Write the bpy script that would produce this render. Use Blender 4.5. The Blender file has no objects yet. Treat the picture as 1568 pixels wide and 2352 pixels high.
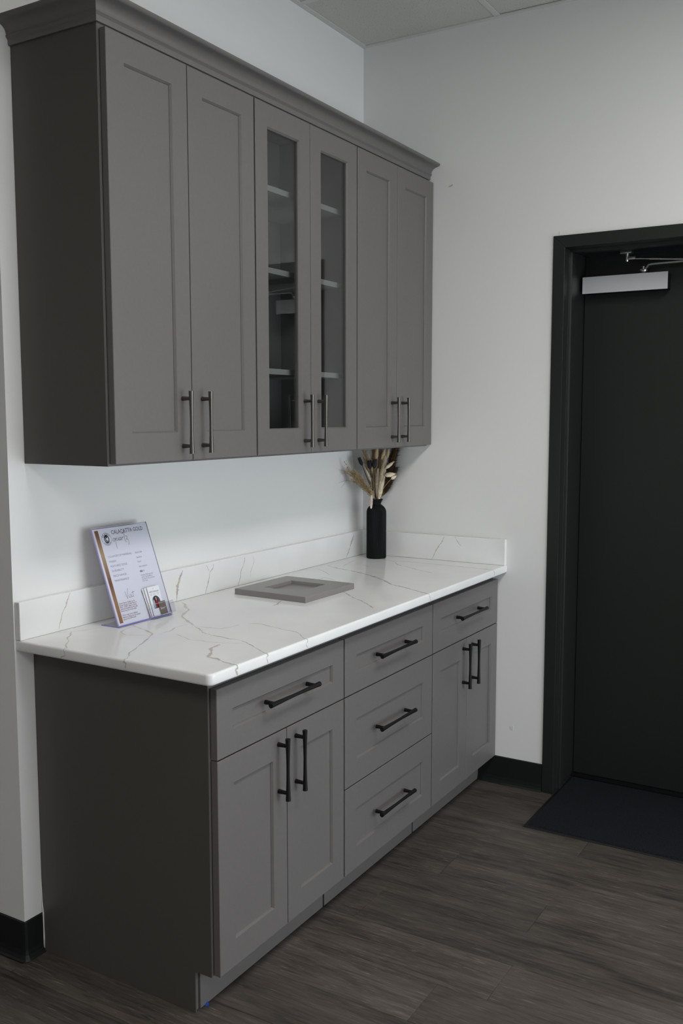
import bpy, bmesh, math, random
from mathutils import Vector, Matrix
random.seed(7)
S = bpy.context.scene
COL = S.collection

# ------------------------------------------------------------------ camera
CAM = Vector((-3.5995, -2.0542, 1.5217))
YAW, PITCH, ROLL = -1.02955, -0.1026, -0.0008
fw = Vector((math.sin(-YAW) * math.cos(PITCH), math.cos(YAW) * math.cos(PITCH), math.sin(PITCH)))
rt = fw.cross(Vector((0, 0, 1))).normalized()
up = rt.cross(fw)
rt, up = (math.cos(ROLL) * rt + math.sin(ROLL) * up, -math.sin(ROLL) * rt + math.cos(ROLL) * up)
cd = bpy.data.cameras.new('camera')
cd.sensor_fit = 'VERTICAL'
cd.sensor_height = 36.0
cd.lens = 2183.2 / 2352 * 36.0
cd.clip_start = 0.05
cam = bpy.data.objects.new('camera', cd)
COL.objects.link(cam)
m = Matrix((rt, up, -fw)).transposed().to_4x4()
m.translation = CAM
cam.matrix_world = m
S.camera = cam

# ------------------------------------------------------------------ world, light, exposure
S.view_settings.view_transform = 'Standard'
S.view_settings.look = 'None'
S.view_settings.gamma = 1.0
S.view_settings.use_curve_mapping = False
S.view_settings.exposure = 0.13
w = bpy.data.worlds.new('sky')
S.world = w
w.use_nodes = True
w.node_tree.nodes['Background'].inputs[0].default_value = (0.62, 0.75, 1.0, 1)
w.node_tree.nodes['Background'].inputs[1].default_value = 0.25

WIN = (-2.15, -0.15, 0.10, 1.75)      # shop-front window in the wall opposite the cabinets: x0,x1,z0,z1
YW = -3.7
ad = bpy.data.lights.new('daylight_window', 'AREA')
ad.shape = 'RECTANGLE'
ad.size = WIN[1] - WIN[0]
ad.size_y = WIN[3] - WIN[2]
ad.energy = 52
ad.color = (0.86, 0.945, 1.0)
al = bpy.data.objects.new('daylight_window', ad)
COL.objects.link(al)
al.location = ((WIN[0] + WIN[1]) / 2, YW - 0.16, (WIN[2] + WIN[3]) / 2)
al.rotation_euler = (math.radians(90), 0, 0)    # emits towards +y, into the room

# ------------------------------------------------------------------ materials
def mat(name, col, rough=0.5, spec=0.5, metal=0.0):
    m = bpy.data.materials.new(name)
    m.use_nodes = True
    b = m.node_tree.nodes['Principled BSDF']
    b.inputs['Base Color'].default_value = (*col, 1)
    b.inputs['Roughness'].default_value = rough
    b.inputs['Specular IOR Level'].default_value = spec
    b.inputs['Metallic'].default_value = metal
    return m

def nd(m, t, **kw):
    n = m.node_tree.nodes.new(t)
    for k, v in kw.items():
        setattr(n, k, v)
    return n

def lk(m, a, b):
    m.node_tree.links.new(a, b)

def bsdf(m):
    return m.node_tree.nodes['Principled BSDF']

def noise_bump(m, scale, strength, dist=0.001, detail=3, vec=None):
    n = nd(m, 'ShaderNodeTexNoise')
    n.inputs['Scale'].default_value = scale
    n.inputs['Detail'].default_value = detail
    if vec is None:
        tc = nd(m, 'ShaderNodeTexCoord')
        vec = tc.outputs['Object']
    lk(m, vec, n.inputs['Vector'])
    b = nd(m, 'ShaderNodeBump')
    b.inputs['Strength'].default_value = strength
    b.inputs['Distance'].default_value = dist
    lk(m, n.outputs['Fac'], b.inputs['Height'])
    lk(m, b.outputs['Normal'], bsdf(m).inputs['Normal'])
    return n

def noise_colour(m, n_out, stops):
    r = nd(m, 'ShaderNodeValToRGB')
    e = r.color_ramp.elements
    while len(e) < len(stops):
        e.new(0.5)
    for el, (p, c) in zip(e, stops):
        el.position = p
        el.color = (*c, 1)
    lk(m, n_out, r.inputs['Fac'])
    lk(m, r.outputs['Color'], bsdf(m).inputs['Base Color'])
    return r

M = {}
M['wall'] = mat('wall_paint', (0.80, 0.80, 0.79), 0.75, 0.25)
noise_bump(M['wall'], 220, 0.12, 0.0006, 2)
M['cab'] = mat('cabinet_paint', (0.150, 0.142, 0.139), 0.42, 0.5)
n = noise_bump(M['cab'], 90, 0.05, 0.0005, 2)
noise_colour(M['cab'], n.outputs['Fac'], [(0.3, (0.140, 0.130, 0.126)), (0.7, (0.148, 0.138, 0.134))])
M['sample'] = mat('sample_door_grey', (0.25, 0.237, 0.228), 0.36, 0.5)  # lighter grey than the cabinet fronts; the tone is a guess
noise_bump(M['sample'], 90, 0.04, 0.0005, 2)
M['endp'] = mat('brown_grey_end_panel', (0.090, 0.084, 0.076), 0.45, 0.4)  # guessed tone, darker and browner than the cabinet fronts
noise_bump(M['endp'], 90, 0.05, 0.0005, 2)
M['inside'] = mat('cabinet_interior', (0.20, 0.203, 0.198), 0.5, 0.3)
M['shelf'] = mat('pale_grey_shelf', (0.40, 0.41, 0.40), 0.5, 0.3)
M['dark'] = mat('dark_green_black_paint', (0.0135, 0.0165, 0.0145), 0.42, 0.4)
noise_bump(M['dark'], 160, 0.05, 0.0006, 2)
M['base'] = mat('black_vinyl_base', (0.010, 0.0115, 0.0115), 0.42, 0.35)
M['caulk'] = mat('white_caulk', (0.75, 0.75, 0.73), 0.7)
M['black'] = mat('matt_black_metal', (0.005, 0.005, 0.0055), 0.45, 0.3)
M['pewter'] = mat('dark_pewter_metal', (0.15, 0.14, 0.125), 0.33, 0.5, 1.0)
M['alu'] = mat('silver_painted_metal', (0.60, 0.60, 0.615), 0.42, 0.5, 0.2)
M['steel'] = mat('steel', (0.62, 0.62, 0.61), 0.28, 0.5, 1.0)
M['smudge'] = mat('grey_scuff', (0.52, 0.52, 0.51), 0.8)
M['wallpatch'] = mat('filler_patch', (0.72, 0.72, 0.715), 0.9)
M['tape'] = mat('blue_tape', (0.015, 0.05, 0.40), 0.6)
M['tee'] = mat('ceiling_grid_enamel', (0.60, 0.60, 0.58), 0.5, 0.3)
M['vase'] = mat('matt_black_ceramic', (0.004, 0.0044, 0.005), 0.62, 0.18)
M['paper'] = mat('white_paper', (0.80, 0.81, 0.86), 0.6, 0.3)
M['ink'] = mat('dark_grey_ink', (0.085, 0.085, 0.10), 0.7, 0.2)
M['inkg'] = mat('grey_ink', (0.22, 0.22, 0.25), 0.7, 0.2)
M['inkr'] = mat('maroon_ink', (0.19, 0.06, 0.075), 0.7, 0.2)
M['inkb'] = mat('black_ink', (0.008, 0.008, 0.01), 0.7, 0.2)
M['print_red'] = mat('red_print', (0.33, 0.012, 0.03), 0.5)
M['print_skin'] = mat('skin_print', (0.50, 0.30, 0.24), 0.5)
M['print_slate'] = mat('slate_print', (0.06, 0.075, 0.11), 0.5)
M['print_pale'] = mat('pale_print', (0.35, 0.45, 0.50), 0.5)
M['print_tan'] = mat('taupe_print', (0.19, 0.155, 0.12), 0.5)
M['print_yellow'] = mat('yellow_print', (0.65, 0.62, 0.12), 0.5)
M['print_pink'] = mat('card_edge_pink', (0.62, 0.42, 0.40), 0.6)

# ceiling tile: pale mineral fibre with pin holes
m = M['tile'] = mat('mineral_fibre_tile', (0.62, 0.62, 0.58), 0.95, 0.1)
tc = nd(m, 'ShaderNodeTexCoord')
v = nd(m, 'ShaderNodeTexVoronoi')
v.inputs['Scale'].default_value = 95
lk(m, tc.outputs['Object'], v.inputs['Vector'])
n2 = nd(m, 'ShaderNodeTexNoise')
n2.inputs['Scale'].default_value = 320
n2.inputs['Detail'].default_value = 3
lk(m, tc.outputs['Object'], n2.inputs['Vector'])
r1 = nd(m, 'ShaderNodeValToRGB')
r1.color_ramp.elements[0].position = 0.07
r1.color_ramp.elements[0].color = (0.22, 0.22, 0.21, 1)
r1.color_ramp.elements[1].position = 0.15
r1.color_ramp.elements[1].color = (0.62, 0.62, 0.58, 1)
r2 = nd(m, 'ShaderNodeValToRGB')
r2.color_ramp.elements[0].position = 0.3
r2.color_ramp.elements[0].color = (0.75, 0.75, 0.75, 1)
r2.color_ramp.elements[1].position = 0.6
r2.color_ramp.elements[1].color = (1, 1, 1, 1)
mx = nd(m, 'ShaderNodeMixRGB', blend_type='MULTIPLY')
mx.inputs['Fac'].default_value = 1
lk(m, v.outputs['Distance'], r1.inputs['Fac'])
lk(m, n2.outputs['Fac'], r2.inputs['Fac'])
lk(m, r1.outputs['Color'], mx.inputs['Color1'])
lk(m, r2.outputs['Color'], mx.inputs['Color2'])
lk(m, mx.outputs['Color'], bsdf(m).inputs['Base Color'])
b = nd(m, 'ShaderNodeBump')
b.inputs['Strength'].default_value = 0.5
b.inputs['Distance'].default_value = 0.002
lk(m, n2.outputs['Fac'], b.inputs['Height'])
lk(m, b.outputs['Normal'], bsdf(m).inputs['Normal'])

# wood-look vinyl plank, grain along the plank (object y)
def wood(name):
    m = mat(name, (0.06, 0.05, 0.045), 0.5, 0.35)
    tc = nd(m, 'ShaderNodeTexCoord')
    oi = nd(m, 'ShaderNodeObjectInfo')
    ml = nd(m, 'ShaderNodeMath', operation='MULTIPLY')
    ml.inputs[1].default_value = 37.0
    lk(m, oi.outputs['Random'], ml.inputs[0])
    cb = nd(m, 'ShaderNodeCombineXYZ')
    lk(m, ml.outputs[0], cb.inputs[0])
    lk(m, ml.outputs[0], cb.inputs[1])
    ad_ = nd(m, 'ShaderNodeVectorMath', operation='ADD')
    lk(m, tc.outputs['Object'], ad_.inputs[0])
    lk(m, cb.outputs[0], ad_.inputs[1])
    def nz(sx, sy, sc, det, dist=0.0, rough=0.5):
        mp = nd(m, 'ShaderNodeMapping')
        mp.inputs['Scale'].default_value = (sx, sy, 1)
        lk(m, ad_.outputs[0], mp.inputs['Vector'])
        t = nd(m, 'ShaderNodeTexNoise')
        t.inputs['Scale'].default_value = sc
        t.inputs['Detail'].default_value = det
        t.inputs['Distortion'].default_value = dist
        t.inputs['Roughness'].default_value = rough
        lk(m, mp.outputs[0], t.inputs['Vector'])
        return t
    big = nz(9.0, 1.6, 1.0, 4, 1.2)
    grain = nz(110.0, 7.0, 1.0, 5, 0.9, 0.6)
    fleck = nz(240.0, 16.0, 1.0, 2, 0.3, 0.5)
    ra = nd(m, 'ShaderNodeValToRGB')
    for el, (p, c) in zip(ra.color_ramp.elements, [(0.34, (0.029, 0.0235, 0.020)), (0.70, (0.128, 0.107, 0.093))]):
        el.position = p
        el.color = (*c, 1)
    mixv = nd(m, 'ShaderNodeMath', operation='MULTIPLY_ADD')
    lk(m, grain.outputs['Fac'], mixv.inputs[0])
    mixv.inputs[1].default_value = 0.55
    half = nd(m, 'ShaderNodeMath', operation='MULTIPLY')
    half.inputs[1].default_value = 0.47
    lk(m, big.outputs['Fac'], half.inputs[0])
    lk(m, half.outputs[0], mixv.inputs[2])
    lk(m, mixv.outputs[0], ra.inputs['Fac'])
    rf = nd(m, 'ShaderNodeValToRGB')
    for el, (p, c) in zip(rf.color_ramp.elements, [(0.62, (0, 0, 0)), (0.78, (0.11, 0.10, 0.092))]):
        el.position = p
        el.color = (*c, 1)
    lk(m, fleck.outputs['Fac'], rf.inputs['Fac'])
    ad2 = nd(m, 'ShaderNodeMixRGB', blend_type='ADD')
    ad2.inputs['Fac'].default_value = 1
    lk(m, ra.outputs['Color'], ad2.inputs['Color1'])
    lk(m, rf.outputs['Color'], ad2.inputs['Color2'])
    tone = nd(m, 'ShaderNodeMapRange')
    tone.inputs['To Min'].default_value = 0.82
    tone.inputs['To Max'].default_value = 1.15
    lk(m, oi.outputs['Random'], tone.inputs['Value'])
    sc = nd(m, 'ShaderNodeVectorMath', operation='SCALE')
    lk(m, ad2.outputs['Color'], sc.inputs[0])
    lk(m, tone.outputs[0], sc.inputs['Scale'])
    lk(m, sc.outputs[0], bsdf(m).inputs['Base Color'])
    bp = nd(m, 'ShaderNodeBump')
    bp.inputs['Strength'].default_value = 0.25
    bp.inputs['Distance'].default_value = 0.0012
    lk(m, grain.outputs['Fac'], bp.inputs['Height'])
    lk(m, bp.outputs['Normal'], bsdf(m).inputs['Normal'])
    return m
M['wood'] = wood('grey_brown_vinyl_plank')

QZ = (0.85, 0.85, 0.845)
m = M['quartz'] = mat('white_quartz', QZ, 0.13, 0.5)
tc = nd(m, 'ShaderNodeTexCoord')
n = nd(m, 'ShaderNodeTexNoise')
n.inputs['Scale'].default_value = 6
n.inputs['Detail'].default_value = 6
lk(m, tc.outputs['Object'], n.inputs['Vector'])
noise_colour(m, n.outputs['Fac'], [(0.35, (0.83, 0.83, 0.825)), (0.6, (0.865, 0.865, 0.86))])

# veining: inlaid ribbons whose edges break up by noise
m = M['vein'] = mat('gold_grey_veining', QZ, 0.13, 0.5)
at = nd(m, 'ShaderNodeAttribute', attribute_name='across')
ab = nd(m, 'ShaderNodeMath', operation='ABSOLUTE')
lk(m, at.outputs['Fac'], ab.inputs[0])
tc = nd(m, 'ShaderNodeTexCoord')
n = nd(m, 'ShaderNodeTexNoise')
n.inputs['Scale'].default_value = 130
n.inputs['Detail'].default_value = 4
lk(m, tc.outputs['Object'], n.inputs['Vector'])
su = nd(m, 'ShaderNodeMath', operation='MULTIPLY_ADD')
lk(m, n.outputs['Fac'], su.inputs[0])
su.inputs[1].default_value = 1.5
lk(m, ab.outputs[0], su.inputs[2])
rp = nd(m, 'ShaderNodeValToRGB')
e = rp.color_ramp.elements
e[0].position = 0.78
e[0].color = (0.95, 0.95, 0.95, 1)
e[1].position = 1.0
e[1].color = (0, 0, 0, 1)
e.new(0.0)
dv = nd(m, 'ShaderNodeMath', operation='DIVIDE')
lk(m, su.outputs[0], dv.inputs[0])
dv.inputs[1].default_value = 1.38
lk(m, dv.outputs[0], rp.inputs['Fac'])
e[0].color = (0.55, 0.55, 0.55, 1)
e[1].color = (0.9, 0.9, 0.9, 1)
e[1].position = 0.80
e[2].position = 1.0
e[2].color = (0, 0, 0, 1)
n3 = nd(m, 'ShaderNodeTexNoise')
n3.inputs['Scale'].default_value = 22
lk(m, tc.outputs['Object'], n3.inputs['Vector'])
rc = nd(m, 'ShaderNodeValToRGB')
for el, (p, c) in zip(rc.color_ramp.elements, [(0.40, (0.40, 0.37, 0.335)), (0.62, (0.54, 0.43, 0.30))]):
    el.position = p
    el.color = (*c, 1)
lk(m, n3.outputs['Fac'], rc.inputs['Fac'])
mx = nd(m, 'ShaderNodeMixRGB')
mx.inputs['Color1'].default_value = (*QZ, 1)
lk(m, rp.outputs['Color'], mx.inputs['Fac'])
lk(m, rc.outputs['Color'], mx.inputs['Color2'])
lk(m, mx.outputs['Color'], bsdf(m).inputs['Base Color'])

# mat: looped black carpet
m = M['mat'] = mat('black_carpet_pile', (0.012, 0.014, 0.018), 0.95, 0.15)
n = noise_bump(m, 420, 1.0, 0.006, 3)
noise_colour(m, n.outputs['Fac'], [(0.35, (0.005, 0.006, 0.008)), (0.65, (0.024, 0.027, 0.033))])
M['rubber'] = mat('black_rubber', (0.007, 0.007, 0.008), 0.6, 0.3)

# glass
def glass(name, col, rough, mixf, tint):
    m = bpy.data.materials.new(name)
    m.use_nodes = True
    nt = m.node_tree
    nt.nodes.clear()
    out = nt.nodes.new('ShaderNodeOutputMaterial')
    tr = nt.nodes.new('ShaderNodeBsdfTransparent')
    tr.inputs[0].default_value = (*tint, 1)
    gl = nt.nodes.new('ShaderNodeBsdfGlossy')
    gl.inputs['Color'].default_value = (*col, 1)
    gl.inputs['Roughness'].default_value = rough
    fr = nt.nodes.new('ShaderNodeFresnel')
    ge = nt.nodes.new('ShaderNodeNewGeometry')
    mr = nt.nodes.new('ShaderNodeMapRange')          # same reflectance on both faces of the thin sheet
    mr.inputs['To Min'].default_value = mixf
    mr.inputs['To Max'].default_value = 1.0 / mixf
    nt.links.new(ge.outputs['Backfacing'], mr.inputs['Value'])
    nt.links.new(mr.outputs[0], fr.inputs['IOR'])
    mix = nt.nodes.new('ShaderNodeMixShader')
    nt.links.new(fr.outputs[0], mix.inputs[0])
    nt.links.new(tr.outputs[0], mix.inputs[1])
    nt.links.new(gl.outputs[0], mix.inputs[2])
    nt.links.new(mix.outputs[0], out.inputs[0])
    return m
M['glass'] = glass('clear_pane_glass', (1, 1, 1), 0.0, 1.5, (0.80, 0.812, 0.807))
M['acryl'] = glass('clear_acrylic', (1, 1, 1), 0.02, 1.45, (0.97, 0.97, 0.99))
M['acryl_edge'] = mat('violet_acrylic_edge', (0.23, 0.21, 0.60), 0.2, 0.6)
M['acryl_edge3'] = mat('lilac_acrylic_edge', (0.42, 0.38, 0.70), 0.2, 0.6)
M['acryl_edge2'] = mat('pale_violet_acrylic_edge', (0.66, 0.66, 0.74), 0.2, 0.6)

# gold foil stripe
m = M['gold'] = mat('bronze_foil_print', (0.35, 0.2, 0.1), 0.4, 0.4)
tc = nd(m, 'ShaderNodeTexCoord')
sp = nd(m, 'ShaderNodeSeparateXYZ')
lk(m, tc.outputs['Object'], sp.inputs[0])
dv = nd(m, 'ShaderNodeMath', operation='DIVIDE')
dv.inputs[1].default_value = 0.28
lk(m, sp.outputs['Y'], dv.inputs[0])
noise_colour(m, dv.outputs[0], [(0.03, (0.30, 0.16, 0.075)), (0.25, (0.40, 0.235, 0.11)), (0.45, (0.21, 0.095, 0.055)),
                                (0.75, (0.50, 0.36, 0.20)), (1.0, (0.23, 0.105, 0.045))])

def fuzz(name, a, bcol, scale=300):
    m = mat(name, a, 0.9, 0.1)
    tc = nd(m, 'ShaderNodeTexCoord')
    n = nd(m, 'ShaderNodeTexNoise')
    n.inputs['Scale'].default_value = scale
    lk(m, tc.outputs['Object'], n.inputs['Vector'])
    noise_colour(m, n.outputs['Fac'], [(0.35, a), (0.65, bcol)])
    return m
M['cream'] = fuzz('cream_plume', (0.76, 0.65, 0.47), (0.92, 0.84, 0.69))
M['beige'] = fuzz('beige_plume', (0.38, 0.28, 0.16), (0.60, 0.48, 0.31))
M['brown'] = fuzz('dark_brown_plume', (0.06, 0.038, 0.021), (0.17, 0.11, 0.062))
M['tan'] = fuzz('tan_seed', (0.38, 0.26, 0.12), (0.62, 0.47, 0.25))
M['ivory'] = fuzz('ivory_seed', (0.62, 0.54, 0.43), (0.80, 0.73, 0.62))
M['pod'] = mat('black_dyed_pod', (0.004, 0.004, 0.006), 0.7)
M['straw'] = mat('straw_stem', (0.42, 0.31, 0.18), 0.7)
M['twig'] = mat('grey_brown_twig', (0.13, 0.10, 0.075), 0.8)

# ------------------------------------------------------------------ helpers
def link(name, me, material=None, parent=None, loc=None):
    o = bpy.data.objects.new(name, me)
    COL.objects.link(o)
    if material is not None and me is not None:
        me.materials.append(material)
    if parent is not None:
        o.parent = parent
    if loc is not None:
        o.location = loc
    return o

def mesh_of(bm, name, smooth=False):
    me = bpy.data.meshes.new(name)
    bmesh.ops.recalc_face_normals(bm, faces=bm.faces[:])
    bm.to_mesh(me)
    bm.free()
    if smooth:
        for p in me.polygons:
            p.use_smooth = True
    return me

def add_box(bm, x0, x1, y0, y1, z0, z1, bev=0.0, seg=2):
    t = bmesh.new()
    bmesh.ops.create_cube(t, size=1)
    for v in t.verts:
        v.co = Vector(((x0 + x1) / 2 + v.co.x * abs(x1 - x0), (y0 + y1) / 2 + v.co.y * abs(y1 - y0), (z0 + z1) / 2 + v.co.z * abs(z1 - z0)))
    if bev:
        bmesh.ops.bevel(t, geom=t.edges[:], offset=bev, segments=seg, affect='EDGES', profile=0.5)
    merge(bm, t)

def merge(bm, t):
    me = bpy.data.meshes.new('tmp')
    t.to_mesh(me)
    t.free()
    bm.from_mesh(me)
    bpy.data.meshes.remove(me)

def box(name, x0, x1, y0, y1, z0, z1, material, parent=None, bev=0.0, seg=2):
    bm = bmesh.new()
    add_box(bm, x0, x1, y0, y1, z0, z1, bev, seg)
    return link(name, mesh_of(bm, name), material, parent)

def boxes(name, lst, material, parent=None, bev=0.0):
    bm = bmesh.new()
    for b_ in lst:
        add_box(bm, *b_, bev)
    return link(name, mesh_of(bm, name), material, parent)

def empty(name, loc=(0, 0, 0)):
    o = bpy.data.objects.new(name, None)
    COL.objects.link(o)
    o.empty_display_size = 0.1
    o.location = loc
    return o

def tag(o, label=None, cat=None, group=None, kind=None):
    if label: o['label'] = label
    if cat: o['category'] = cat
    if group: o['group'] = group
    if kind: o['kind'] = kind
    return o

def prism(bm, poly, axis, a, b):
    """extrude a closed 2-D polygon; axis 'x': poly is (y,z); 'y': (x,z); 'z': (x,y)"""
    def P(p, t):
        return {'x': (t, p[0], p[1]), 'y': (p[0], t, p[1]), 'z': (p[0], p[1], t)}[axis]
    A = [bm.verts.new(P(p, a)) for p in poly]
    B = [bm.verts.new(P(p, b)) for p in poly]
    n = len(poly)
    for i in range(n):
        bm.faces.new((A[i], A[(i + 1) % n], B[(i + 1) % n], B[i]))
    bm.faces.new(A[::-1])
    bm.faces.new(B)

def tube(bm, pts, rads, seg=10, cap=True):
    pts = [Vector(p) for p in pts]
    if not isinstance(rads, (list, tuple)):
        rads = [rads] * len(pts)
    rings = []
    ref = None
    for i, p in enumerate(pts):
        t = (pts[min(i + 1, len(pts) - 1)] - pts[max(i - 1, 0)]).normalized()
        if ref is None:
            ref = t.orthogonal().normalized()
        ref = (ref - t * ref.dot(t))
        if ref.length < 1e-6:
            ref = t.orthogonal()
        ref.normalize()
        q = t.cross(ref)
        rings.append([bm.verts.new(p + (ref * math.cos(2 * math.pi * k / seg) + q * math.sin(2 * math.pi * k / seg)) * rads[i]) for k in range(seg)])
    for a, b in zip(rings, rings[1:]):
        for k in range(seg):
            bm.faces.new((a[k], a[(k + 1) % seg], b[(k + 1) % seg], b[k]))
    if cap:
        bm.faces.new(rings[0][::-1])
        bm.faces.new(rings[-1])

def lathe(bm, prof, c=(0, 0, 0), seg=32, flute=0.0, nfl=0, caps=(True, True)):
    rings = []
    for r, z in prof:
        ring = []
        for k in range(seg):
            a = 2 * math.pi * k / seg
            rr = r
            if isinstance(flute, dict):
                rr = r * (1 - flute.get(round(z, 4), 0) * (0.5 - 0.5 * math.cos(a * nfl)))
            ring.append(bm.verts.new((c[0] + rr * math.cos(a), c[1] + rr * math.sin(a), c[2] + z)))
        rings.append(ring)
    for a, b in zip(rings, rings[1:]):
        for k in range(seg):
            bm.faces.new((a[k], a[(k + 1) % seg], b[(k + 1) % seg], b[k]))
    if caps[0]:
        bm.faces.new(rings[0][::-1])
    if caps[1]:
        bm.faces.new(rings[-1])

def smooth_by_angle(o, deg=35):
    me = o.data
    for p in me.polygons:
        p.use_smooth = True
    try:
        me.set_sharp_from_angle(angle=math.radians(deg))
    except Exception:
        pass

# ------------------------------------------------------------------ setting
H = 3.039
WX = -1.897            # free end of the cabinet wall
XFAR, YBK = -6.6, 2.6
WT = 0.30
tag(box('wall_back', WX, 0.0, 0.0, 0.12, 0, H + 0.1, M['wall']), kind='structure')
tag(box('wall_left', WX, WX + 0.12, 0.12, YBK, 0, H + 0.1, M['wall']), kind='structure')
DF0, DF1, DFZ = -0.836, -1.845, 2.195      # door frame outer edges
wr = tag(boxes('wall_right', [(0, WT, DF0 - 0.02, 0.12, 0, H + 0.1), (0, WT, DF1 + 0.02, DF0 - 0.02, DFZ - 0.02, H + 0.1), (0, WT, YW, DF1 + 0.02, 0, H + 0.1)], M['wall']), kind='structure')
tag(box('wall_far', XFAR - 0.1, XFAR, YW, YBK, 0, H + 0.1, M['wall']), kind='structure')
tag(box('wall_rear', XFAR, WX, YBK, YBK + 0.1, 0, H + 0.1, M['wall']), kind='structure')
x0, x1, z0, z1 = WIN
tag(boxes('wall_front', [(XFAR, x0, YW - 0.12, YW, 0, H + 0.1), (x1, WT, YW - 0.12, YW, 0, H + 0.1), (x0, x1, YW - 0.12, YW, 0, z0), (x0, x1, YW - 0.12, YW, z1, H + 0.1)], M['wall']), kind='structure')
wn = empty('window_1', ((x0 + x1) / 2, YW - 0.06, z0))
tag(wn, kind='structure')
xm = [x0 + (x1 - x0) * k / 3 for k in range(4)]
def wpart(name, a, b, c, d, e_, f_, mt):
    o = box(name, a - wn.location.x, b - wn.location.x, c - wn.location.y, d - wn.location.y, e_ - wn.location.z, f_ - wn.location.z, mt, wn)
    return o
for k, xx in enumerate(xm):
    wpart('window_mullion', max(x0, xx - 0.025), min(x1, xx + 0.025), YW - 0.09, YW - 0.03, z0, z1, M['dark'])
wpart('window_rail', x0, x1, YW - 0.09, YW - 0.03, z0, z0 + 0.05, M['dark'])
wpart('window_rail', x0, x1, YW - 0.09, YW - 0.03, z1 - 0.05, z1, M['dark'])

# floor: sub-floor plus single planks
fl = tag(box('floor', XFAR, WT, YW, YBK, -0.06, -0.004, M['wood']), kind='structure')
PW, PL = 0.1829, 1.22
bm = bmesh.new()
add_box(bm, -PW / 2 + 0.0004, PW / 2 - 0.0004, -PL / 2 + 0.0004, PL / 2 - 0.0004, -0.004, 0.0, 0.0006, 1)
plank_me = mesh_of(bm, 'plank')
plank_me.materials.append(M['wood'])
xr = -0.305 + PW * 3
ends = {7: -0.666, 9: -1.034}
for c in range(0, 26):
    xc = xr - PW * (c + 0.5)
    off = ends.get(c, random.uniform(0, PL))
    y_top = (-0.002 if xc > WX - 0.1 else YBK)
    # plank centre rows so that one joint falls at 'off'
    k0 = math.floor((-3.6 - off) / PL)
    for k in range(k0, 8):
        ya, yb = off + k * PL, off + (k + 1) * PL
        yb2 = min(yb, y_top)
        ya2 = ya
        if yb2 - ya2 < 0.02 or ya2 > y_top:
            continue
        xa, xb = xc - PW / 2, min(xc + PW / 2, WT)
        if xb - xa < 0.02:
            continue
        o = bpy.data.objects.new('plank', plank_me)
        COL.objects.link(o)
        o.parent = fl
        o.location = ((xa + xb) / 2, (ya2 + yb2) / 2, 0)
        o.scale = ((xb - xa) / PW, (yb2 - ya2) / PL, 1)

# ceiling: tiles, tees, wall angle
ce = tag(box('ceiling', XFAR, WT, YW, YBK, H + 0.08, H + 0.1, M['wall']), kind='structure')
xb = [0.0] + [-0.50 - 0.61 * k for k in range(10)] + [XFAR]
yb = [0.0] + [-0.600 - 0.61 * k for k in range(5)] + [YW]
yb2 = [YBK, YBK - 0.61, YBK - 1.22, YBK - 1.83]
tile_cache = {}
def tile(xa, xc, ya, yc):
    key = (round(abs(xc - xa), 3), round(abs(yc - ya), 3))
    if key not in tile_cache:
        bm = bmesh.new()
        wx_, wy_ = key[0] - 0.004, key[1] - 0.004
        add_box(bm, -wx_ / 2, wx_ / 2, -wy_ / 2, wy_ / 2, 0, 0.015, 0.001, 1)
        me = mesh_of(bm, 'ceiling_tile')
        me.materials.append(M['tile'])
        tile_cache[key] = me
    o = bpy.data.objects.new('ceiling_tile', tile_cache[key])
    COL.objects.link(o)
    o.parent = ce
    o.location = ((xa + xc) / 2, (ya + yc) / 2, H + 0.003)
    return o
TROFF = [(-2.33, -1.11, -2.43, -1.82), (-4.77, -3.55, -2.43, -1.82)]     # fluorescent panels in the ceiling grid
TROFF_L = 16.5
for a, c in zip(xb, xb[1:]):
    for p, q in zip(yb, yb[1:]):
        if any(f0 - 0.02 < (a + c) / 2 < f1 + 0.02 and g0 - 0.02 < (p + q) / 2 < g1 + 0.02 for f0, f1, g0, g1 in TROFF):
            continue
        t = tile(a, c, p, q)
        if a == 0.0 and p == -0.600:
            t.rotation_euler = (0.0, 0.006, 0)      # this one sits a little high on the wall angle
            t.location.z += 0.003
    if c < WX - 0.3:
        for p, q in zip(yb2 + [0.0], yb2[1:] + [0.0]):
            if p > q:
                tile(a, c, p, q)
for k, xx in enumerate(xb[1:-1]):
    ytop = (0 if xx > WX - 0.3 else YBK)
    cut = [(g0, g1) for f0, f1, g0, g1 in TROFF if f0 + 0.05 < xx < f1 - 0.05]
    for ya_, yb_ in ([(YW, cut[0][0]), (cut[0][1], ytop)] if cut else [(YW, ytop)]):
        box('ceiling_tee', xx - 0.012, xx + 0.012, ya_, yb_, H, H + 0.003, M['tee'], ce, 0.0005, 1)
for yy in yb[1:-1]:
    box('ceiling_tee', XFAR, 0, yy - 0.012, yy + 0.012, H + 0.0002, H + 0.0032, M['tee'], ce, 0.0005, 1)
for yy in yb2[1:] + [0.0]:
    box('ceiling_tee', XFAR, WX, yy - 0.012, yy + 0.012, H + 0.0002, H + 0.0032, M['tee'], ce, 0.0005, 1)
box('wall_angle', WX, 0, -0.022, 0, H - 0.0015, H + 0.0028, M['tee'], ce)
box('wall_angle', -0.022, 0, YW, -0.022, H - 0.0015, H + 0.0028, M['tee'], ce)

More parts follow.
